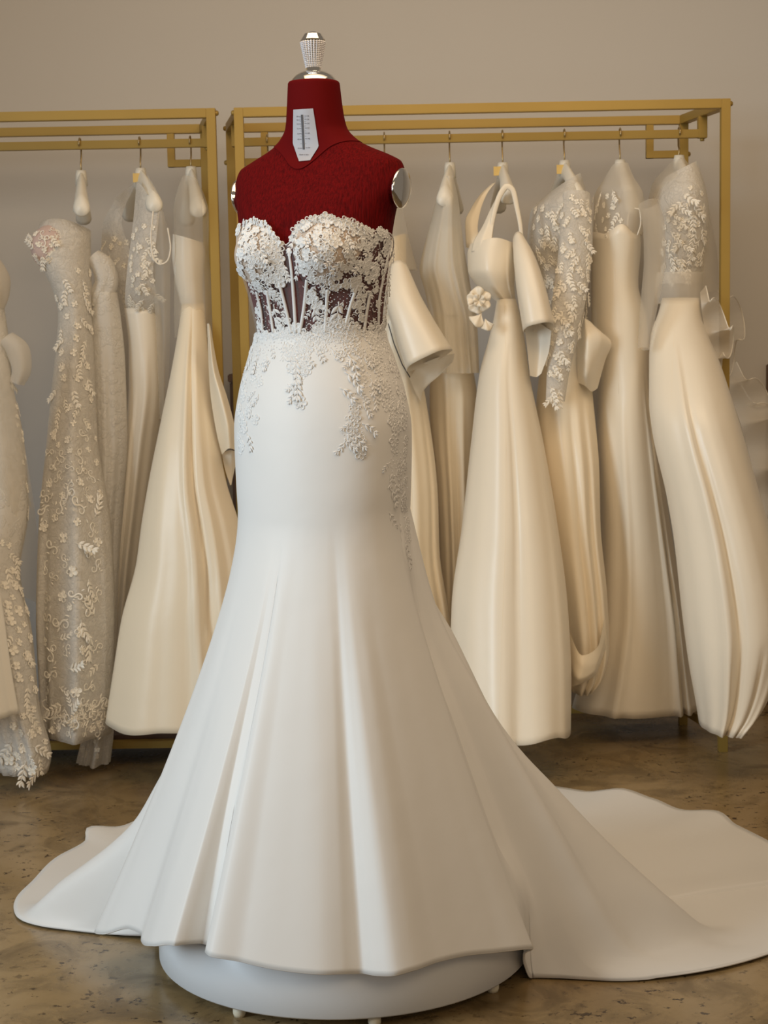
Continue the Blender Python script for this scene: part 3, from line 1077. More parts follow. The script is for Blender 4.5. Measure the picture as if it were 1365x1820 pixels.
# ------------------------------------------------------------------ hangers
def hanger(hx_px, top_px, knob, label, group=None, tagged=False, neck_dx=0):
    """hook over the hanging rail at photo column hx_px, wood body with its top at row top_px, near shoulder end at the photo pixel knob"""
    h0 = at(hx_px, 250, RM)
    x = h0.x
    zt = at(hx_px, top_px, RM).z
    kn = at(knob[0], knob[1], RM - 0.185)
    o = thing('clothes_hanger', (x, RM, zt), label, 'hanger', group)
    dx = kn.x - x
    zk = kn.z
    r = 0.0165
    # hook: up from the body, over the rail
    pts = [Vector((x + neck_dx, RM, zt - 0.01)), Vector((x + neck_dx * 0.5, RM + 0.001, zt + 0.02)), Vector((x, RM + 0.012, HANGZ - 0.035)), Vector((x, RM + 0.0165, HANGZ - 0.008))]
    for t in np.linspace(0.0, 1.15 * pi, 10):
        pts.append(Vector((x, RM + 0.0165 * cos(t), HANGZ + 0.004 + 0.0165 * sin(t))))
    mesh('hook', *tube(pts, 0.0024, 8), MT['hook'], o, label='thin brass wire hook')
    # body: neck stem and two sloping shoulders with broad rounded ends
    P, Rw, Rh = [], [], []
    for u in np.linspace(-1, 1, 33):
        au = abs(u)
        z = zt - 0.03 - (zt - 0.03 - zk) * (0.25 * au + 0.75 * au ** 1.7)
        if u < 0:
            p = Vector((x + dx * au, RM - 0.185 * au, z))
        else:
            p = Vector((x - dx * au, RM + 0.185 * au, z))
        P.append(p)
        Rw.append(0.013 + 0.012 * au ** 2 if au < 0.97 else 0.014)
        Rh.append(0.028 - 0.008 * au * (1 - au) * 4 + 0.003 * au if au < 0.97 else 0.018)
    rows_ = []
    for p, a, b in zip(P, Rw, Rh):
        rows_.append([p + Vector((cos(t) * a * (1 - 0.35 * sin(t)), 0, sin(t) * b)) for t in np.linspace(0, 2 * pi, 14, endpoint=False)])
    v, f = grid(rows_)
    f += [tuple(range(14))[::-1], tuple(range(32 * 14, 33 * 14))]
    st = tube([(x + neck_dx, RM, zt), (x + neck_dx, RM, zt - 0.012), (x + neck_dx * .6, RM, zt - 0.045)], [0.014, 0.0165, 0.018], 12)
    mesh('shoulders', *join((v, f), st), MT['hanger'], o, label='cream wooden hanger body')
    if tagged:
        p = at(tagged[0], tagged[1], RM - 0.02)
        w, h = 0.011, 0.013
        v, f = box(p.x - w, p.x + w, p.y - 0.001, p.y + 0.001, p.z - h, p.z + h, 0.0)
        mesh('size_tag', v, f, MT['tag_gold'], o, smooth=False, label='small gold tag')
    return o


HG = 'cream hangers on the gold racks'
hanger(142, 303, (145, 372), 'cream hanger with bare knob ends, above the lace gown with the blush bust cup', HG)
hanger(248, 299, (276, 365), 'cream hanger with gold tag carrying the plunging lace gown', HG, (243, 316))
hanger(338, 296, (353, 375), 'cream hanger carrying the tulle-topped satin gown beside the rack post', HG)
hanger(475, 300, (480, 372), 'cream hanger beside the left post, hidden behind the mannequin shoulder', HG)
hanger(683, 292, (690, 365), 'cream hanger just behind the chrome arm plate of the mannequin', HG)
hanger(799, 289, (790, 355), 'cream hanger showing through the sheer tulle cape', HG)
hanger(893, 289, (904, 350), 'cream hanger with gold tag inside the square satin neckline', HG, (884, 304))
hanger(1003, 285, (1027, 350), 'cream hanger with gold tag above the lace long-sleeved gown', HG, (996, 301))
hanger(1102, 284, (1127, 372), 'cream hanger under the sheer high neck of the sweetheart satin gown', HG)
hanger(1207, 276, (1228, 342), 'cream hanger with the lace V-neck gown at the rack end', HG)


# ------------------------------------------------------------------ gowns on the racks
def loft(rows, Yc, depth, folds=(), waves=0.0, nwave=7, M=60, NS=96, seedv=0, top=None, topfade=0.25, ymove=None, hemwave=0.0, n_exp=2.0, pleat=None):
    """rows: (photo y, left x, right x); depth: list of (photo y, half depth in m).
    folds: (u at top, u at hem, width, amplitude, start t) ridges towards the camera"""
    ys = [r[0] for r in rows]
    q = np.linspace(ys[0], ys[-1], M)
    E = pchip(ys, np.array([r[1:3] for r in rows], float), q)
    D_ = pchip([d[0] for d in depth], [d[1] for d in depth], q) if len(depth) > 1 else np.full(M, depth[0][1])
    YM = pchip([d[0] for d in ymove], [d[1] for d in ymove], q) if ymove else np.zeros(M)
    rs = random.Random(seedv)
    ph = [(rs.uniform(0, 6.28), rs.uniform(-1.2, 1.2)) for _ in range(4)]
    pl = [(rs.uniform(0, 1), rs.uniform(-.5, .5), rs.uniform(.8, 1.2)) for _ in range(3)]
    out = []
    for i in range(M):
        t = i / (M - 1)
        Yi = Yc + YM[i]
        L, R_ = at(E[i, 0], q[i], Yi), at(E[i, 1], q[i], Yi)
        cxx, a = (L.x + R_.x) / 2, (R_.x - L.x) / 2
        row = []
        for k in range(NS):
            ps = 2 * pi * k / NS
            cs, sn = cos(ps), sin(ps)
            e = 2.0 / n_exp
            u = math.copysign(abs(cs) ** e, cs)
            w = math.copysign(abs(sn) ** e, sn)
            px_, py_ = a * u, -D_[i] * w
            z = L.z + (R_.z - L.z) * (u + 1) / 2
            amp = 0.0
            for (u0, u1, wd, am, ts) in folds:
                uu = u0 + (u1 - u0) * t
                g = max(0.0, (t - ts) / (1 - ts)) if ts < 1 else 0
                amp += am * exp(-((u - uu) / wd) ** 2) * (g ** 0.7)
            if w > -0.2:
                py_ -= amp * min(1, (w + 0.2) * 3)
            if waves:
                s_ = 0.0
                for m_, (p0, dr) in enumerate(ph):
                    s_ += sin((nwave + 2 * m_) * ps + p0 + dr * t) / (1 + m_ * 0.6)
                s_ *= waves * (t ** 1.2)
                py_ += -s_ * w * 0.8
                px_ += s_ * u * 0.25
            if pleat:
                am, fq, ts = pleat
                g = max(0.0, (t - ts) / (1 - ts)) ** 0.8
                s_ = 0.0
                for m_, (p0, dr, fs) in enumerate(pl):
                    s_ += ((2 * abs(sin(pi * (fq * fs * (1 + 0.6 * m_) * (u + 0.22 * sin(3.1 * u + 6 * p0)) * 0.28 + p0 + dr * t))) - 1.2)) * (0.55 + 0.45 * sin(4 * u + 9 * p0)) / (1 + m_)
                py_ -= 0.75 * am * g * s_ * w
            if hemwave:
                z += hemwave * t ** 6 * sin(5 * ps + ph[0][0])
            if top is not None:
                fade = max(0.0, 1 - t / topfade)
                z += top(u, w) * fade ** 1.5
            row.append(Vector((cxx + px_, Yi + py_, z)))
        out.append(row)
    v, f = grid(out)
    return v, f


def sleeve(path, NS=28, n=24, wave=0.0, seedv=1, squash=1.0):
    """tapering open tube: path of (photo x, y, depth Y, half width px, half depth m)"""
    t = np.linspace(0, 1, len(path))
    q = pchip(t, np.array(path, float), np.linspace(0, 1, n))
    rs = random.Random(seedv)
    p0 = rs.uniform(0, 6)
    P = []
    pts = [at(a[0], a[1], a[2]) for a in q]
    for i, a in enumerate(q):
        d = (pts[min(i + 1, n - 1)] - pts[max(i - 1, 0)]).normalized()
        yv = Vector((0, 1, 0))
        s = d.cross(yv).normalized()
        yv = s.cross(d).normalized()
        hw = a[3] / F_PX * a[2]
        row = []
        for k in range(NS):
            ps = 2 * pi * k / NS
            w = 1 + wave * (i / n) * sin(5 * ps + p0)
            row.append(pts[i] + s * cos(ps) * hw * w + yv * sin(ps) * a[4] * w)
        P.append(row)
    return grid(P)


def sheet(paths, nu=20, nv=16):
    """open cloth surface through rows of (photo x, y, depth Y)"""
    A = np.array(paths, float)
    t = np.linspace(0, 1, A.shape[0])
    B = pchip(t, A.reshape(A.shape[0], -1), np.linspace(0, 1, nv)).reshape(nv, A.shape[1], 3)
    s = np.linspace(0, 1, A.shape[1])
    C = [pchip(s, B[i], np.linspace(0, 1, nu)) for i in range(nv)]
    return grid([[at(*p) for p in row] for row in C], False)


def curve(pts, Y, n=24):
    q = pchip(np.linspace(0, 1, len(pts)), np.array(pts, float), np.linspace(0, 1, n))
    return [at(a, b_, Y) for a, b_ in q]


def fan_petal(base, ang, L, spread, cup, seedv=0):
    """one cupped cloth petal spreading from base (world) in the picture-plane direction ang"""
    P = []
    for i, s_ in enumerate(np.linspace(0.04, 1, 9)):
        row = []
        for j in np.linspace(-1, 1, 13):
            a_ = ang + j * spread * (0.55 + 0.45 * s_)
            r_ = L * s_ * (1 - 0.16 * j * j + 0.05 * cos(5 * j + seedv))
            row.append(base + Vector((cos(a_) * r_, -cup * sin(pi * 0.62 * s_) + 0.5 * cup * j * j * s_ + 0.006 * sin(4 * j + seedv) * s_, sin(a_) * r_)))
        P.append(row)
    return grid(P, False)


def thick(o, t=0.0018):
    m = o.modifiers.new('cloth', 'SOLIDIFY')
    m.thickness = t
    m.offset = 0
    return o


def bvh_of(vf):
    return BVHTree.FromPolygons([Vector(q) for q in vf[0]], vf[1])


def gown_thing(xpx, label):
    p = at(xpx, 1250, RM)
    return thing('bridal_gown', (p.x, RM, 0.05), label, 'dress', 'bridal gowns hanging on the gold racks')


FLI = [flower_mesh('lace_flower', 5 + k % 2, 140 + k, MT['lace_motif'], 0.0135) for k in range(3)]
SPI = [sprig_mesh('leaf_sprig', 4, 160 + k, MT['lace_motif'], 0.055) for k in range(3)]
SCI = [scroll_mesh('lace_scroll', 180 + k, MT['lace_motif'], 0.022) for k in range(3)]


def scatter(parent, bvh, poly, dist, kinds, seedv, smin=0.8, smax=1.2, mx=90, rots=(-1, 1), off=0.002):
    rs = random.Random(seedv)
    for k, (x, y) in enumerate(poisson(poly, dist, rs, 700)[:mx]):
        h = on(bvh, x, y, off)
        if not h or h[0].y > 5.2 or h[0].y < 4.3:
            continue
        kd = kinds[k % len(kinds)]
        me, nm = {'f': (FLI[k % 3], 'lace_flower'), 's': (SPI[k % 3], 'leaf_sprig'), 'c': (SCI[k % 3], 'lace_scroll')}[kd]
        put(me, nm, parent, h[0], h[1], rs.uniform(*rots), rs.uniform(smin, smax))


# --- far left satin gown, mostly out of the picture
g = gown_thing(-60, 'plain pale satin gown overlapping the floral lace skirt')
thick(mesh('skirt', *loft([(560, -130, -60), (800, -160, -40), (1080, -170, 2), (1200, -180, 18), (1268, -180, 30)], 4.30, [(560, .05), (1268, .07)], [(.6, .7, .2, .03, .2)], .01, seedv=3), MT['satin_pale'], g))
mesh('bodice', *loft([(395, -125, -75), (470, -132, -62), (562, -128, -62)], 4.62, [(395, .05), (562, .05)], seedv=4), MT['satin_pale'], g)

# --- floral lace gown with tulle overskirt and puffed off-shoulder sleeve
g = gown_thing(20, 'floral lace gown with tulle overskirt and bunched scalloped hem reaching the floor')
vf = loft([(520, -75, 2), (600, -90, 14), (680, -95, 21), (786, -100, 42), (907, -100, 50), (1016, -85, 34), (1120, -60, 54), (1266, -30, 70), (1345, -12, 90), (1372, 2, 84)], 4.80, [(520, .06), (900, .08), (1372, .05)], [(.5, .55, .2, .03, .2)], .006, seedv=5, ymove=[(520, 0), (900, -0.14), (1200, -0.33), (1372, -0.36)], pleat=(0.012, 4, 0.2))
thick(mesh('skirt', *vf, MT['lace_ivory'], g, label='floral lace skirt'))
b = bvh_of(vf)
scatter(g, b, [(0, 960), (24, 960), (50, 1100), (66, 1250), (86, 1350), (80, 1372), (15, 1365), (22, 1270), (18, 1150), (0, 1060)], 13, 'fsf', 6, .7, 1.2)
scatter(g, b, [(14, 660), (22, 660), (48, 790), (56, 900), (48, 900), (36, 790)], 9, 'fs', 7, .5, .8)
mesh('overskirt', *sheet([[(-80, 600, 4.62), (-20, 600, 4.60), (14, 640, 4.66)], [(-90, 800, 4.62), (-5, 800, 4.60), (45, 800, 4.68)], [(-90, 950, 4.62), (20, 960, 4.59), (66, 940, 4.68)], [(-80, 1080, 4.62), (30, 1060, 4.61), (80, 1080, 4.69)]]), MT['tulle'], g, label='sheer tulle overskirt')
mesh('sleeve', *sleeve([(12, 600, 4.74, 14, .03), (32, 625, 4.74, 20, .04), (38, 655, 4.74, 16, .04), (30, 681, 4.74, 12, .03)], wave=.1), MT['tulle_dense'], g, label='puffed tulle sleeve')
mesh('sleeve', *sleeve([(-20, 470, 4.78, 22, .03), (-6, 500, 4.78, 23, .05), (-5, 520, 4.78, 20, .05), (-10, 545, 4.78, 16, .04)], wave=.12, seedv=4), MT['tulle_dense'], g, label='puffed tulle sleeve')
mesh('bodice', *loft([(420, -70, -12), (480, -75, 2), (525, -72, 4)], 4.84, [(420, .06), (525, .06)], seedv=8), MT['lace_ivory'], g)

# --- lace mermaid gown with blush cup
g = gown_thing(140, 'strapless scroll-lace mermaid gown with blush bust cup and bunched lace train')
vf = loft([(398, 72, 160), (440, 62, 160), (480, 78, 160), (520, 97, 162), (560, 105, 163), (625, 100, 166), (700, 92, 169), (786, 84, 173), (932, 70, 196), (1100, 65, 203), (1225, 70, 200), (1303, 74, 196)], 4.78,
          [(398, .06), (480, .09), (560, .07), (900, .09), (1303, .09)], [(.35, .2, .30, .045, .12), (-.5, -.75, .12, -.03, .4), (.75, .75, .12, -.025, .3)], .006, seedv=9, ymove=[(398, 0), (700, -0.06), (1100, -0.2), (1303, -0.22)], pleat=(0.01, 4, 0.25), top=lambda u, w: 0.01 * (1 - u) - .02 * u * u, topfade=.12)
thick(mesh('skirt', *vf, MT['lace_fine'], g, label='ivory scroll-lace sheath'))
mesh('lining', *loft([(470, 88, 158), (560, 110, 160), (700, 100, 162), (932, 84, 182), (1240, 84, 186)], 4.80, [(470, .05), (560, .05), (1240, .05)], seedv=2, ymove=[(470, 0), (700, -.05), (1240, -.19)]), MT['satin_ivory'], g)
b = bvh_of(vf)
scatter(g, b, [(78, 880), (172, 880), (176, 1000), (176, 1295), (80, 1295), (78, 1000)], 21, 'cscf', 10, .8, 1.25, 60, (-3, 3))
scatter(g, b, [(88, 770), (170, 770), (178, 880), (80, 880)], 18, 'cf', 11, .6, 1.0, 30, (-3, 3))
scatter(g, b, [(78, 1255), (178, 1255), (178, 1302), (78, 1302)], 11, 'fsc', 12, .7, 1.0, 50, (-3, 3))
scatter(g, b, [(100, 480), (160, 480), (165, 760), (96, 760)], 17, 'fs', 13, .6, .9, 50)
cup = lathe([(0.0, 0.062), (0.020, 0.058), (0.040, 0.042), (0.052, 0.020), (0.056, 0.0), (0.054, -0.02)], at(92, 440, 4.74), 28, Vector((-0.75, -0.62, 0.1)).normalized().to_track_quat('Z', 'Y').to_matrix() @ Matrix.Diagonal((1.0, 1.22, 1.0)))
cp = mesh('bust_cup', *cup, MT['cup_pink'], g, label='blush bust cup veined with lace')
b = bvh_of(cup)
scatter(g, b, [(56, 400), (110, 398), (122, 440), (112, 478), (72, 478), (56, 440)], 9.5, 'fsc', 14, .55, .8, 60, (-3, 3), .001)
mesh('sleeve', *sleeve([(166, 455, 4.78, 14, .03), (184, 475, 4.78, 20, .04), (190, 500, 4.78, 20, .04), (180, 525, 4.78, 18, .04), (172, 545, 4.78, 12, .03)], wave=.14, seedv=6), MT['lace_ivory'], g, label='gathered lace sleeve')
vf = loft([(520, 165, 208), (560, 164, 214), (640, 165, 222), (780, 168, 226), (930, 172, 214), (1100, 174, 206), (1300, 150, 200), (1356, 138, 194)], 4.79, [(520, .05), (900, .05), (1356, .03)], [(-.2, .1, .3, .03, .1)], .01, seedv=15, ymove=[(520, 0), (900, -0.02), (1200, -0.14), (1356, -0.16)], pleat=(0.014, 4, 0.1))
mesh('train', *vf, MT['lace_ivory'], g, label='gathered lace train hanging behind')
scatter(g, bvh_of(vf), [(150, 1305), (178, 1305), (178, 1345), (146, 1345)], 11, 'f', 16, .6, .8, 20)

# --- plunging lace gown with satin column skirt
g = gown_thing(250, 'plunging sheer lace gown with narrow satin skirt and tulle shoulder panel')
vf = loft([(548, 222, 285), (620, 230, 290), (682, 230, 292), (790, 222, 280), (890, 214, 268), (1016, 205, 252), (1150, 200, 240), (1250, 196, 238)], 4.87, [(548, .07), (900, .09), (1270, .10)], [(.2, .1, .18, .03, .1), (-.5, -.4, .12, .02, .2)], .005, seedv=17, ymove=[(548, -.03), (900, 0.02), (1270, 0.08)], pleat=(0.01, 4, 0.1))
thick(mesh('skirt', *vf, MT['satin_pale'], g, label='narrow ivory satin skirt'))
vf1 = sheet([[(243, 322, 4.78), (252, 330, 4.74), (262, 345, 4.70)], [(236, 400, 4.74), (258, 390, 4.70), (284, 372, 4.69)], [(226, 480, 4.74), (248, 480, 4.70), (272, 480, 4.71)], [(222, 530, 4.78), (250, 530, 4.74), (278, 520, 4.74)], [(226, 565, 4.84), (255, 565, 4.80), (284, 558, 4.80)]])
vf2 = sheet([[(206, 352, 4.96), (226, 335, 4.94), (242, 325, 4.9)], [(182, 402, 4.97), (200, 395, 4.92), (216, 392, 4.9)], [(180, 444, 4.95), (205, 450, 4.90), (232, 455, 4.88)], [(194, 478, 4.94), (212, 490, 4.88), (232, 500, 4.86)], [(214, 560, 4.94), (224, 562, 4.90), (238, 562, 4.88)]])
mesh('bodice_panel', *vf1, MT['lace_fine'], g, label='near lace bodice panel')
mesh('bodice_panel', *vf2, MT['lace_fine'], g, label='far lace bodice panel')
scatter(g, bvh_of(vf1), [(238, 400), (272, 400), (280, 545), (228, 545)], 11, 'fs', 18, .5, .8, 50)
scatter(g, bvh_of(vf2), [(186, 420), (226, 430), (230, 545), (216, 545), (196, 478)], 12, 'fs', 19, .5, .8, 40)
mesh('shoulder_panel', *sheet([[(262, 310, 4.74), (274, 330, 4.70), (285, 356, 4.69)], [(272, 380, 4.70), (288, 390, 4.69), (298, 410, 4.72)], [(272, 470, 4.72), (290, 475, 4.70), (303, 455, 4.72)], [(278, 600, 4.76), (292, 600, 4.72), (302, 600, 4.76)], [(284, 745, 4.78), (290, 745, 4.74), (296, 745, 4.78)]]), MT['tulle'], g, label='sheer tulle shoulder panel')
mesh('armhole_binding', *tube(curve([(272, 375), (268, 420), (271, 455), (284, 470), (297, 464), (303, 440), (298, 405)], 4.675), 0.0022, 6), MT['satin_pale'], g)

# --- tulle topped A-line satin gown beside the post
g = gown_thing(320, 'cream satin A-line gown with sheer tulle top and folded side bow, beside the rack post')
vf = loft([(540, 324, 362), (573, 320, 365), (640, 309, 370), (744, 288, 384), (849, 267, 400), (932, 253, 425), (1000, 244, 440), (1100, 218, 455), (1183, 205, 465), (1285, 190, 470)], 4.72, [(540, .05), (640, .07), (932, .11), (1285, .13)],
          [(.1, .42, .05, -.035, .0), (-.1, .30, .10, .03, .05), (.4, .58, .09, .028, .1), (.45, .48, .035, -.03, .2), (.75, .8, .1, .02, .2), (-.4, -.4, .5, .02, .3)], .004, seedv=20, ymove=[(540, 0), (700, -0.14), (932, -0.19), (1285, -0.22)], pleat=(0.005, 3, 0.1), hemwave=.006)
thick(mesh('skirt', *vf, MT['satin_cream'], g, label='cream satin A-line skirt'))
mesh('bodice', *loft([(424, 308, 360), (450, 306, 364), (500, 312, 360), (542, 322, 362)], 4.74, [(424, .07), (500, .06), (542, .05)], seedv=21, top=lambda u, w: -.012 * u), MT['satin_pale'], g, label='satin bodice under tulle')
mesh('overlay', *loft([(318, 326, 348), (345, 316, 362), (376, 311, 369), (440, 311, 370), (520, 311, 378), (560, 311, 380), (600, 312, 378)], 4.76, [(318, .10), (376, .15), (450, .12), (600, .09)], seedv=22, waves=.004), MT['tulle'], g, label='sheer tulle top over satin bodice')
mesh('side_bow', *sheet([[(368, 575, 4.52), (371, 575, 4.50), (374, 580, 4.52)], [(371, 657, 4.52), (379, 655, 4.48), (388, 657, 4.52)], [(374, 700, 4.51), (391, 700, 4.46), (405, 710, 4.52)], [(385, 770, 4.51), (405, 760, 4.45), (420, 770, 4.52)], [(394, 808, 4.52), (408, 797, 4.46), (424, 803, 4.54)]]), MT['satin_cream'], g, label='folded satin side bow')
mesh('side_bow', *sheet([[(394, 806, 4.53), (410, 800, 4.52), (425, 805, 4.55)], [(400, 835, 4.54), (410, 832, 4.54), (418, 830, 4.56)], [(409, 862, 4.55), (411, 862, 4.55), (412, 858, 4.56)]]), MT['satin_ivory'], g, label='inner fold of satin side bow')

# --- gown hidden behind the mannequin's torso
g = gown_thing(500, 'slim satin gown hanging at the left post, almost hidden behind the mannequin')
mesh('skirt', *loft([(540, 470, 540), (800, 450, 560), (1280, 440, 600)], 4.86, [(540, .07), (1280, .10)], [(.1, .2, .2, .03, .1)], .008, seedv=23), MT['satin_ivory'], g)
mesh('bodice', *loft([(395, 468, 515), (450, 462, 528), (542, 470, 540)], 4.86, [(395, .09), (542, .07)], seedv=24), MT['satin_ivory'], g)

# --- satin gown with wide bell sleeve, behind the mannequin's arm
g = gown_thing(720, 'cream satin gown with wide off-shoulder bell sleeve, half hidden by the mannequin')
vf = loft([(560, 672, 728), (640, 668, 742), (713, 664, 757), (883, 660, 778), (981, 655, 781), (1078, 650, 796), (1200, 640, 815), (1285, 635, 825)], 4.76, [(560, .07), (1285, .08)], [(.3, .45, .16, .03, .1), (.78, .8, .06, -.02, .2), (-.2, 0, .3, .03, .2)], .004, seedv=25, ymove=[(560, 0), (900, -0.02), (1285, -0.02)], pleat=(0.008, 4, 0.1))
thick(mesh('skirt', *vf, MT['satin_cream'], g))
mesh('bodice', *loft([(425, 668, 722), (470, 664, 722), (520, 668, 724), (562, 672, 728)], 4.79, [(425, .08), (562, .07)], seedv=26, top=lambda u, w: .015 * u), MT['satin_cream'], g)
thick(mesh('sleeve', *sleeve([(708, 478, 4.68, 16, .05), (716, 530, 4.64, 30, .06), (735, 580, 4.62, 36, .07), (762, 640, 4.60, 44, .075)], wave=.05), MT['satin_ivory'], g, label='wide satin bell sleeve'))
mesh('sleeve_lining', *sheet([[(728, 672, 4.64), (745, 650, 4.67), (790, 632, 4.66), (808, 628, 4.64)], [(735, 690, 4.66), (758, 672, 4.69), (790, 655, 4.69), (806, 640, 4.66)], [(748, 715, 4.67), (750, 700, 4.69), (760, 685, 4.70), (770, 672, 4.70)]]), MT['satin_pale'], g, label='pale lining inside the bell sleeve')
mesh('tulle_yoke', *loft([(300, 676, 692), (360, 670, 712), (430, 668, 728), (480, 690, 742)], 4.82, [(300, .09), (360, .14), (480, .08)], seedv=2), MT['tulle'], g, label='sheer yoke')
mesh('zip', *tube([at(x, y, 4.672) for x, y in [(690, 575), (700, 610), (715, 648), (732, 676)]], 0.0016, 5), MT['ink'], g)

# --- tulle cape gown
g = gown_thing(800, 'slim satin gown under a long sheer tulle cape, beside the bell-sleeved gown')
mesh('cape', *loft([(318, 786, 806), (345, 778, 812), (372, 771, 816), (408, 762, 820), (450, 751, 826), (478, 746, 831), (520, 756, 838), (562, 764, 847), (610, 768, 850), (662, 772, 852)], 4.85, [(318, .10), (372, .17), (478, .14), (662, .11)], [(.2, .5, .08, .03, .1), (-.4, -.5, .1, .025, .1), (.6, .8, .06, .02, .2)], .006, seedv=27, pleat=(0.01, 6, 0.1)), MT['tulle_cape'], g, label='sheer tulle cape')
mesh('bodice', *loft([(408, 776, 812), (450, 768, 816), (520, 772, 822), (560, 772, 826)], 4.89, [(408, .13), (560, .10)], [(.1, .1, .2, .02, 0)], seedv=28), MT['satin_pale'], g)
thick(mesh('skirt', *loft([(555, 770, 828), (640, 766, 838), (713, 764, 848), (883, 776, 846), (1000, 782, 846), (1150, 786, 846), (1255, 790, 850)], 4.87, [(555, .07), (1280, .08)], [(-.35, -.3, .14, .03, .1), (.35, .3, .12, .03, .15), (.05, .0, .05, -.02, .2)], .004, seedv=29, ymove=[(555, 0), (1255, 0.02)], pleat=(0.008, 4, 0.1)), MT['satin_cream'], g))

# --- square neck satin ball gown, front and centre
g = gown_thing(900, 'ivory satin gown with square neck, wide straps and A-line skirt, rosette at its waist')
vf = loft([(532, 884, 916), (562, 879, 924), (600, 870, 931), (664, 853, 940), (786, 838, 965), (932, 822, 990), (1078, 803, 1008), (1200, 800, 1014), (1296, 804, 1013)], 4.70, [(532, .05), (664, .09), (932, .13), (1296, .15)],
          [(.1, .02, .02, -.012, .0), (-.35, -.35, .3, .02, .1), (.45, .5, .3, .025, .1), (.82, .85, .1, .02, .2)], .003, seedv=30, ymove=[(532, 0), (800, -0.04), (1296, -0.20)], pleat=(0.005, 3, 0.1), hemwave=.008)
thick(mesh('skirt', *vf, MT['satin_ivory'], g, label='ivory satin A-line skirt'))
b3 = bvh_of(vf)
seam([(897, 540), (899, 700), (899, 900), (893, 1100), (886, 1288)], b3, 0.0012, MT['satin_cream'], g, 'seam', .0004, 30)
mesh('bodice', *loft([(430, 836, 915), (450, 831, 916), (480, 832, 915), (505, 846, 914), (536, 883, 916)], 4.73, [(430, .10), (480, .11), (536, .055)], [(.62, .62, .06, .008, 0), (-.3, -.3, .35, .015, 0)], seedv=31, top=lambda u, w: .006 * cos(3 * u), topfade=.3), MT['satin_ivory'], g, label='square satin bodice')
NS_ = curve([(872, 432), (873, 408), (879, 376), (889, 346), (901, 331), (911, 337), (919, 370), (925, 402), (928, 434)], 4.655, 30)
mesh('strap', *tube(NS_, [0.009 - 0.004 * abs(t) for t in np.linspace(-1, 1, 30)], 8, True, .3, [Vector((0, -1, 0))] * 30), MT['satin_ivory'], g, label='near satin strap loop')
thick(mesh('strap_panel', *sheet([[(873, 328, 4.86), (876, 326, 4.85), (880, 325, 4.84)], [(853, 347, 4.86), (859, 345, 4.84), (866, 344, 4.84)], [(837, 372, 4.84), (846, 372, 4.82), (854, 374, 4.82)], [(827, 396, 4.82), (838, 400, 4.79), (849, 406, 4.78)], [(829, 440, 4.78), (842, 442, 4.72), (856, 440, 4.70)]]), MT['satin_cream'], g, label='far satin shoulder strap'))
thick(mesh('strap_panel', *sheet([[(886, 345, 4.668), (890, 342, 4.66), (895, 338, 4.66)], [(871, 374, 4.672), (878, 372, 4.66), (886, 366, 4.66)], [(858, 402, 4.674), (868, 400, 4.655), (878, 396, 4.655)], [(842, 430, 4.672), (858, 430, 4.645), (874, 430, 4.645)], [(838, 448, 4.675), (858, 448, 4.638), (880, 446, 4.63)]]), MT['satin_ivory'], g, label='near satin neckline panel'))
for k, (x, y, a_, L_, sp, cu) in enumerate([(851, 534, 0.5, 22, .75, .012), (851, 534, 1.75, 24, .75, .012), (851, 534, 3.0, 22, .75, .012), (851, 534, 4.3, 24, .75, .012), (851, 534, 5.5, 22, .75, .012), (856, 556, 4.2, 26, .8, .014), (862, 566, 5.0, 22, .7, .012), (851, 534, 2.4, 12, .9, .014), (851, 534, 4.4, 12, .9, .014), (851, 534, 0.2, 12, .9, .014)]):
    thick(mesh('rosette_petal', *fan_petal(at(x, y, 4.612 - .004 * k), a_, L_ / F_PX * 4.6, sp, cu, k), MT['satin_ivory'], g), .0012)
thick(mesh('sleeve', *sleeve([(922, 430, 4.66, 10, .04), (934, 470, 4.60, 20, .05), (945, 520, 4.57, 25, .055), (957, 582, 4.55, 27, .06)], wave=.04), MT['satin_ivory'], g, label='fallen satin off-shoulder sleeve'))
mesh('sleeve_lining', *sheet([[(932, 578, 4.57), (952, 572, 4.61), (980, 588, 4.57)], [(937, 620, 4.58), (957, 620, 4.61), (976, 622, 4.58)], [(942, 668, 4.59), (953, 670, 4.61), (962, 664, 4.60)]]), MT['satin_pale'], g)

# --- lace long sleeved gown
g = gown_thing(1010, 'lace gown with long lace sleeves, bustled satin skirt and pleated satin side bow')
vf = loft([(322, 988, 1030), (345, 965, 1038), (372, 944, 1044), (436, 938, 1045), (478, 948, 1044), (534, 960, 1042), (600, 972, 1036), (640, 976, 1034)], 4.84, [(322, .12), (372, .18), (478, .12), (640, .07)], [(.3, .3, .2, .02, 0)], .003, seedv=33, top=lambda u, w: .02 * u)
mesh('bodice', *vf, MT['lace_fine'], g, label='beaded floral lace bodice')
scatter(g, bvh_of(vf), [(950, 372), (1040, 360), (1046, 480), (1036, 590), (976, 590), (944, 440)], 11.5, 'fs', 34, .6, .9, 90)
mesh('bodice_lining', *loft([(400, 955, 1036), (478, 958, 1036), (600, 976, 1030)], 4.86, [(400, .08), (600, .05)], seedv=2), MT['satin_cream'], g)
vf = sleeve([(1024, 345, 4.68, 24, .035), (1024, 420, 4.65, 29, .04), (1016, 500, 4.63, 30, .04), (1004, 580, 4.62, 27, .035), (992, 660, 4.62, 20, .03), (987, 712, 4.62, 17, .026)])
mesh('sleeve', *vf, MT['lace_fine'], g, label='long fitted lace sleeve')
scatter(g, bvh_of(vf), [(1002, 350), (1048, 350), (1048, 500), (1030, 600), (1006, 705), (972, 705), (980, 590), (990, 480)], 11, 'fs', 35, .55, .85, 110)
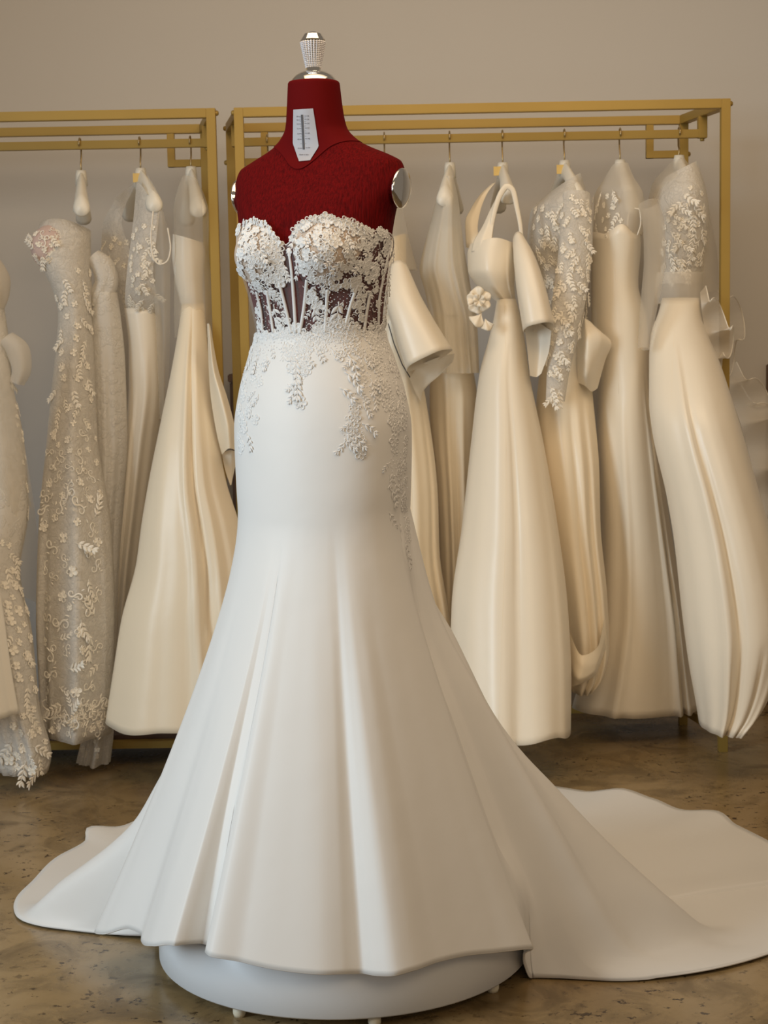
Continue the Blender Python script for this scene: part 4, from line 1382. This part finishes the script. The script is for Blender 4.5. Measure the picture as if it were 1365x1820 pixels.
thick(mesh('skirt', *loft([(585, 968, 1040), (640, 962, 1046), (737, 953, 1056), (835, 962, 1064), (930, 975, 1066), (1060, 990, 1078), (1150, 1000, 1082), (1200, 1004, 1072), (1224, 1010, 1052)], 4.82, [(585, .06), (835, .09), (1150, .10), (1224, .07)], [(-.3, -.3, .25, .03, .1), (.35, .25, .14, .03, .15), (.72, .66, .10, .022, .15), (.08, .0, .05, -.018, .2)], .003, seedv=36, ymove=[(585, -.02), (835, -0.08), (1224, -0.10)], pleat=(0.005, 3, 0.1)), MT['satin_cream'], g, label='bustled cream satin skirt'))
mesh('bustle', *sheet([[(1010, 1120, 4.61), (1035, 1165, 4.54), (1062, 1150, 4.57), (1074, 1100, 4.63)], [(1010, 1150, 4.60), (1035, 1185, 4.53), (1062, 1172, 4.56), (1076, 1130, 4.62)], [(1011, 1185, 4.59), (1030, 1205, 4.53), (1056, 1192, 4.55), (1076, 1140, 4.62)], [(1011, 1222, 4.60), (1030, 1216, 4.56), (1056, 1202, 4.58), (1078, 1150, 4.63)]]), MT['satin_cream'], g, label='looped bustle fold')
mesh('side_bow', *sheet([[(1034, 560, 4.70), (1040, 566, 4.66), (1050, 572, 4.67), (1056, 580, 4.70)], [(1028, 600, 4.70), (1045, 605, 4.62), (1066, 600, 4.63), (1087, 610, 4.68)], [(1026, 650, 4.70), (1042, 660, 4.63), (1056, 655, 4.65), (1076, 640, 4.70)], [(1027, 680, 4.71), (1040, 686, 4.67), (1052, 696, 4.69), (1062, 690, 4.71)]]), MT['satin_ivory'], g, label='pleated satin side bow')

# --- sweetheart satin gown with sheer high neck
g = gown_thing(1110, 'sweetheart satin gown with sheer lace high neck and tulle sleeve, straight skirt hem')
vf = loft([(412, 1054, 1134), (440, 1053, 1136), (506, 1052, 1132), (560, 1052, 1146), (620, 1056, 1152), (689, 1063, 1156), (786, 1063, 1168), (932, 1066, 1190), (1078, 1060, 1213), (1180, 1040, 1228), (1258, 1018, 1240)], 4.86, [(412, .16), (506, .13), (800, .13), (1258, .125)],
          [(-.3, -.45, .1, .03, .35), (-.1, -.15, .3, .02, .3), (.5, .62, .05, .03, .3), (.62, .78, .05, .03, .3), (.56, .70, .03, -.03, .3)], .003, seedv=37, ymove=[(412, -.05), (800, -.03), (1000, 0.02), (1258, 0.05)], pleat=(0.005, 3, 0.25), top=lambda u, w: .012 * cos(5.2 * (u + .1)), topfade=.07)
thick(mesh('skirt', *vf, MT['satin_ivory'], g, label='ivory satin sheath skirt'))
b5 = bvh_of(vf)
seam([(1092, 412), (1094, 470), (1096, 560), (1100, 700)], b5, .001, MT['satin_cream'], g, 'seam', .0004, 20)
vf = loft([(292, 1090, 1116), (318, 1074, 1124), (349, 1058, 1140), (390, 1057, 1144), (420, 1056, 1138)], 4.82, [(292, .05), (349, .17), (420, .165)], seedv=38)
mesh('yoke', *vf, MT['tulle_dense'], g, label='sheer lace high-neck yoke')
scatter(g, bvh_of(vf), [(1056, 345), (1100, 330), (1108, 400), (1068, 412), (1050, 400)], 12, 'sf', 39, .5, .8, 40)
mesh('sleeve', *sleeve([(1152, 362, 4.62, 18, .03), (1162, 400, 4.60, 19, .03), (1164, 460, 4.60, 19, .03), (1154, 540, 4.56, 15, .03), (1144, 620, 4.54, 10, .025)], wave=.06), MT['tulle'], g, label='long sheer tulle sleeve')
mesh('armhole_binding', *tube(curve([(1114, 416), (1116, 388), (1124, 370), (1136, 372), (1139, 395), (1133, 418)], 4.66), 0.002, 6), MT['satin_pale'], g)

# --- lace V neck gown with ruffled tulle train, rack end
g = gown_thing(1250, 'lace V-neck gown with full satin skirt and ruffled tulle train at the rack end')
vf = loft([(530, 1178, 1242), (560, 1170, 1244), (590, 1159, 1254), (640, 1155, 1276), (713, 1155, 1300), (762, 1160, 1315), (883, 1187, 1349), (960, 1200, 1372), (1103, 1216, 1398), (1190, 1228, 1378), (1255, 1240, 1346), (1290, 1246, 1312)], 4.70, [(530, .06), (640, .10), (883, .15), (1103, .17), (1290, .12)],
          [(-.35, -.42, .10, .03, .1), (-.28, -.12, .05, -.025, .1), (.25, .35, .3, .03, .1), (.7, .75, .2, .02, .2), (.30, .25, .05, -.022, .78), (.62, .55, .08, .02, .8)], .003, seedv=40, ymove=[(530, 0), (640, -0.1), (760, -0.19), (1290, -0.24)], pleat=(0.004, 3, 0.1))
thick(mesh('skirt', *vf, MT['satin_ivory'], g, label='full ivory satin skirt'))
b6 = bvh_of(vf)
seam([(1199, 590), (1194, 680), (1192, 800), (1195, 1000)], b6, .0014, MT['satin_cream'], g, 'seam', .0002, 30)
vf = loft([(300, 1186, 1236), (338, 1166, 1250), (370, 1158, 1256), (408, 1162, 1258), (450, 1168, 1254), (478, 1172, 1249), (505, 1168, 1247)], 4.80, [(300, .10), (352, .16), (478, .10), (505, .08)], seedv=41, top=lambda u, w: .02 * u)
mesh('bodice', *vf, MT['lace_ivory'], g, label='floral lace V-neck bodice')
scatter(g, bvh_of(vf), [(1178, 400), (1222, 330), (1250, 345), (1254, 470), (1176, 490)], 11, 'fs', 42, .6, .9, 80)
mesh('bodice_lining', *loft([(420, 1172, 1246), (505, 1172, 1244)], 4.82, [(420, .08)], seedv=3), MT['satin_cream'], g)
mesh('waist_wrap', *loft([(485, 1166, 1249), (510, 1164, 1248), (540, 1166, 1246)], 4.78, [(485, .10), (540, .10)], seedv=43, waves=.002), MT['tulle_dense'], g, label='gathered tulle waist wrap')
mesh('shoulder_veil', *loft([(285, 1196, 1216), (330, 1160, 1246), (400, 1150, 1262), (460, 1160, 1274), (520, 1168, 1278)], 4.84, [(285, .05), (330, .16), (520, .10)], seedv=44), MT['tulle'], g, label='sheer tulle shoulder veil')


def ruffle(pts, wpx, Y, amp, nw, mat, label):
    """wavy gathered band along a photo path, fanning to the right"""
    t = np.linspace(0, 1, len(pts))
    q = pchip(t, np.array(pts, float), np.linspace(0, 1, 40))
    P = []
    for i, (x, y, w) in enumerate(q):
        s = i / 39
        row = []
        for j in range(9):
            k = j / 8
            row.append(at(x + w * k + amp * 90 * k * sin(s * nw * 6.28 + 1.1), y - 12 * k + 14 * k * sin(s * nw * 6.28), Y + amp * (0.3 + k) * cos(s * nw * 6.28)))
        P.append(row)
    v, f = grid(P, False)
    mesh('ruffle', v, f, mat, g, label=label)
    mesh('ruffle_edge', *tube([r[-1] for r in P], 0.0016, 5), MT['satin_pale'], g)


ruffle([(1242, 510, 18), (1246, 550, 62), (1252, 600, 70), (1262, 650, 40), (1270, 690, 12)], 0, 4.80, .05, 2.6, MT['tulle'], 'stiff tulle ruffle below the waist')
ruffle([(1244, 520, 8), (1248, 560, 28), (1256, 600, 48), (1262, 640, 30), (1266, 670, 10)], 0, 4.63, .03, 3.2, MT['tulle_dense'], 'stiff tulle ruffle below the waist')
ruffle([(1285, 655, 20), (1298, 700, 52), (1315, 750, 66), (1332, 810, 70), (1346, 870, 60), (1362, 930, 40)], 0, 4.86, .05, 3.6, MT['tulle_dense'], 'tulle ruffle edging the train')
ruffle([(1290, 690, 20), (1306, 740, 60), (1324, 790, 90), (1340, 860, 90), (1352, 930, 60)], 0, 4.93, .05, 2.6, MT['tulle'], 'tulle ruffle edging the train')
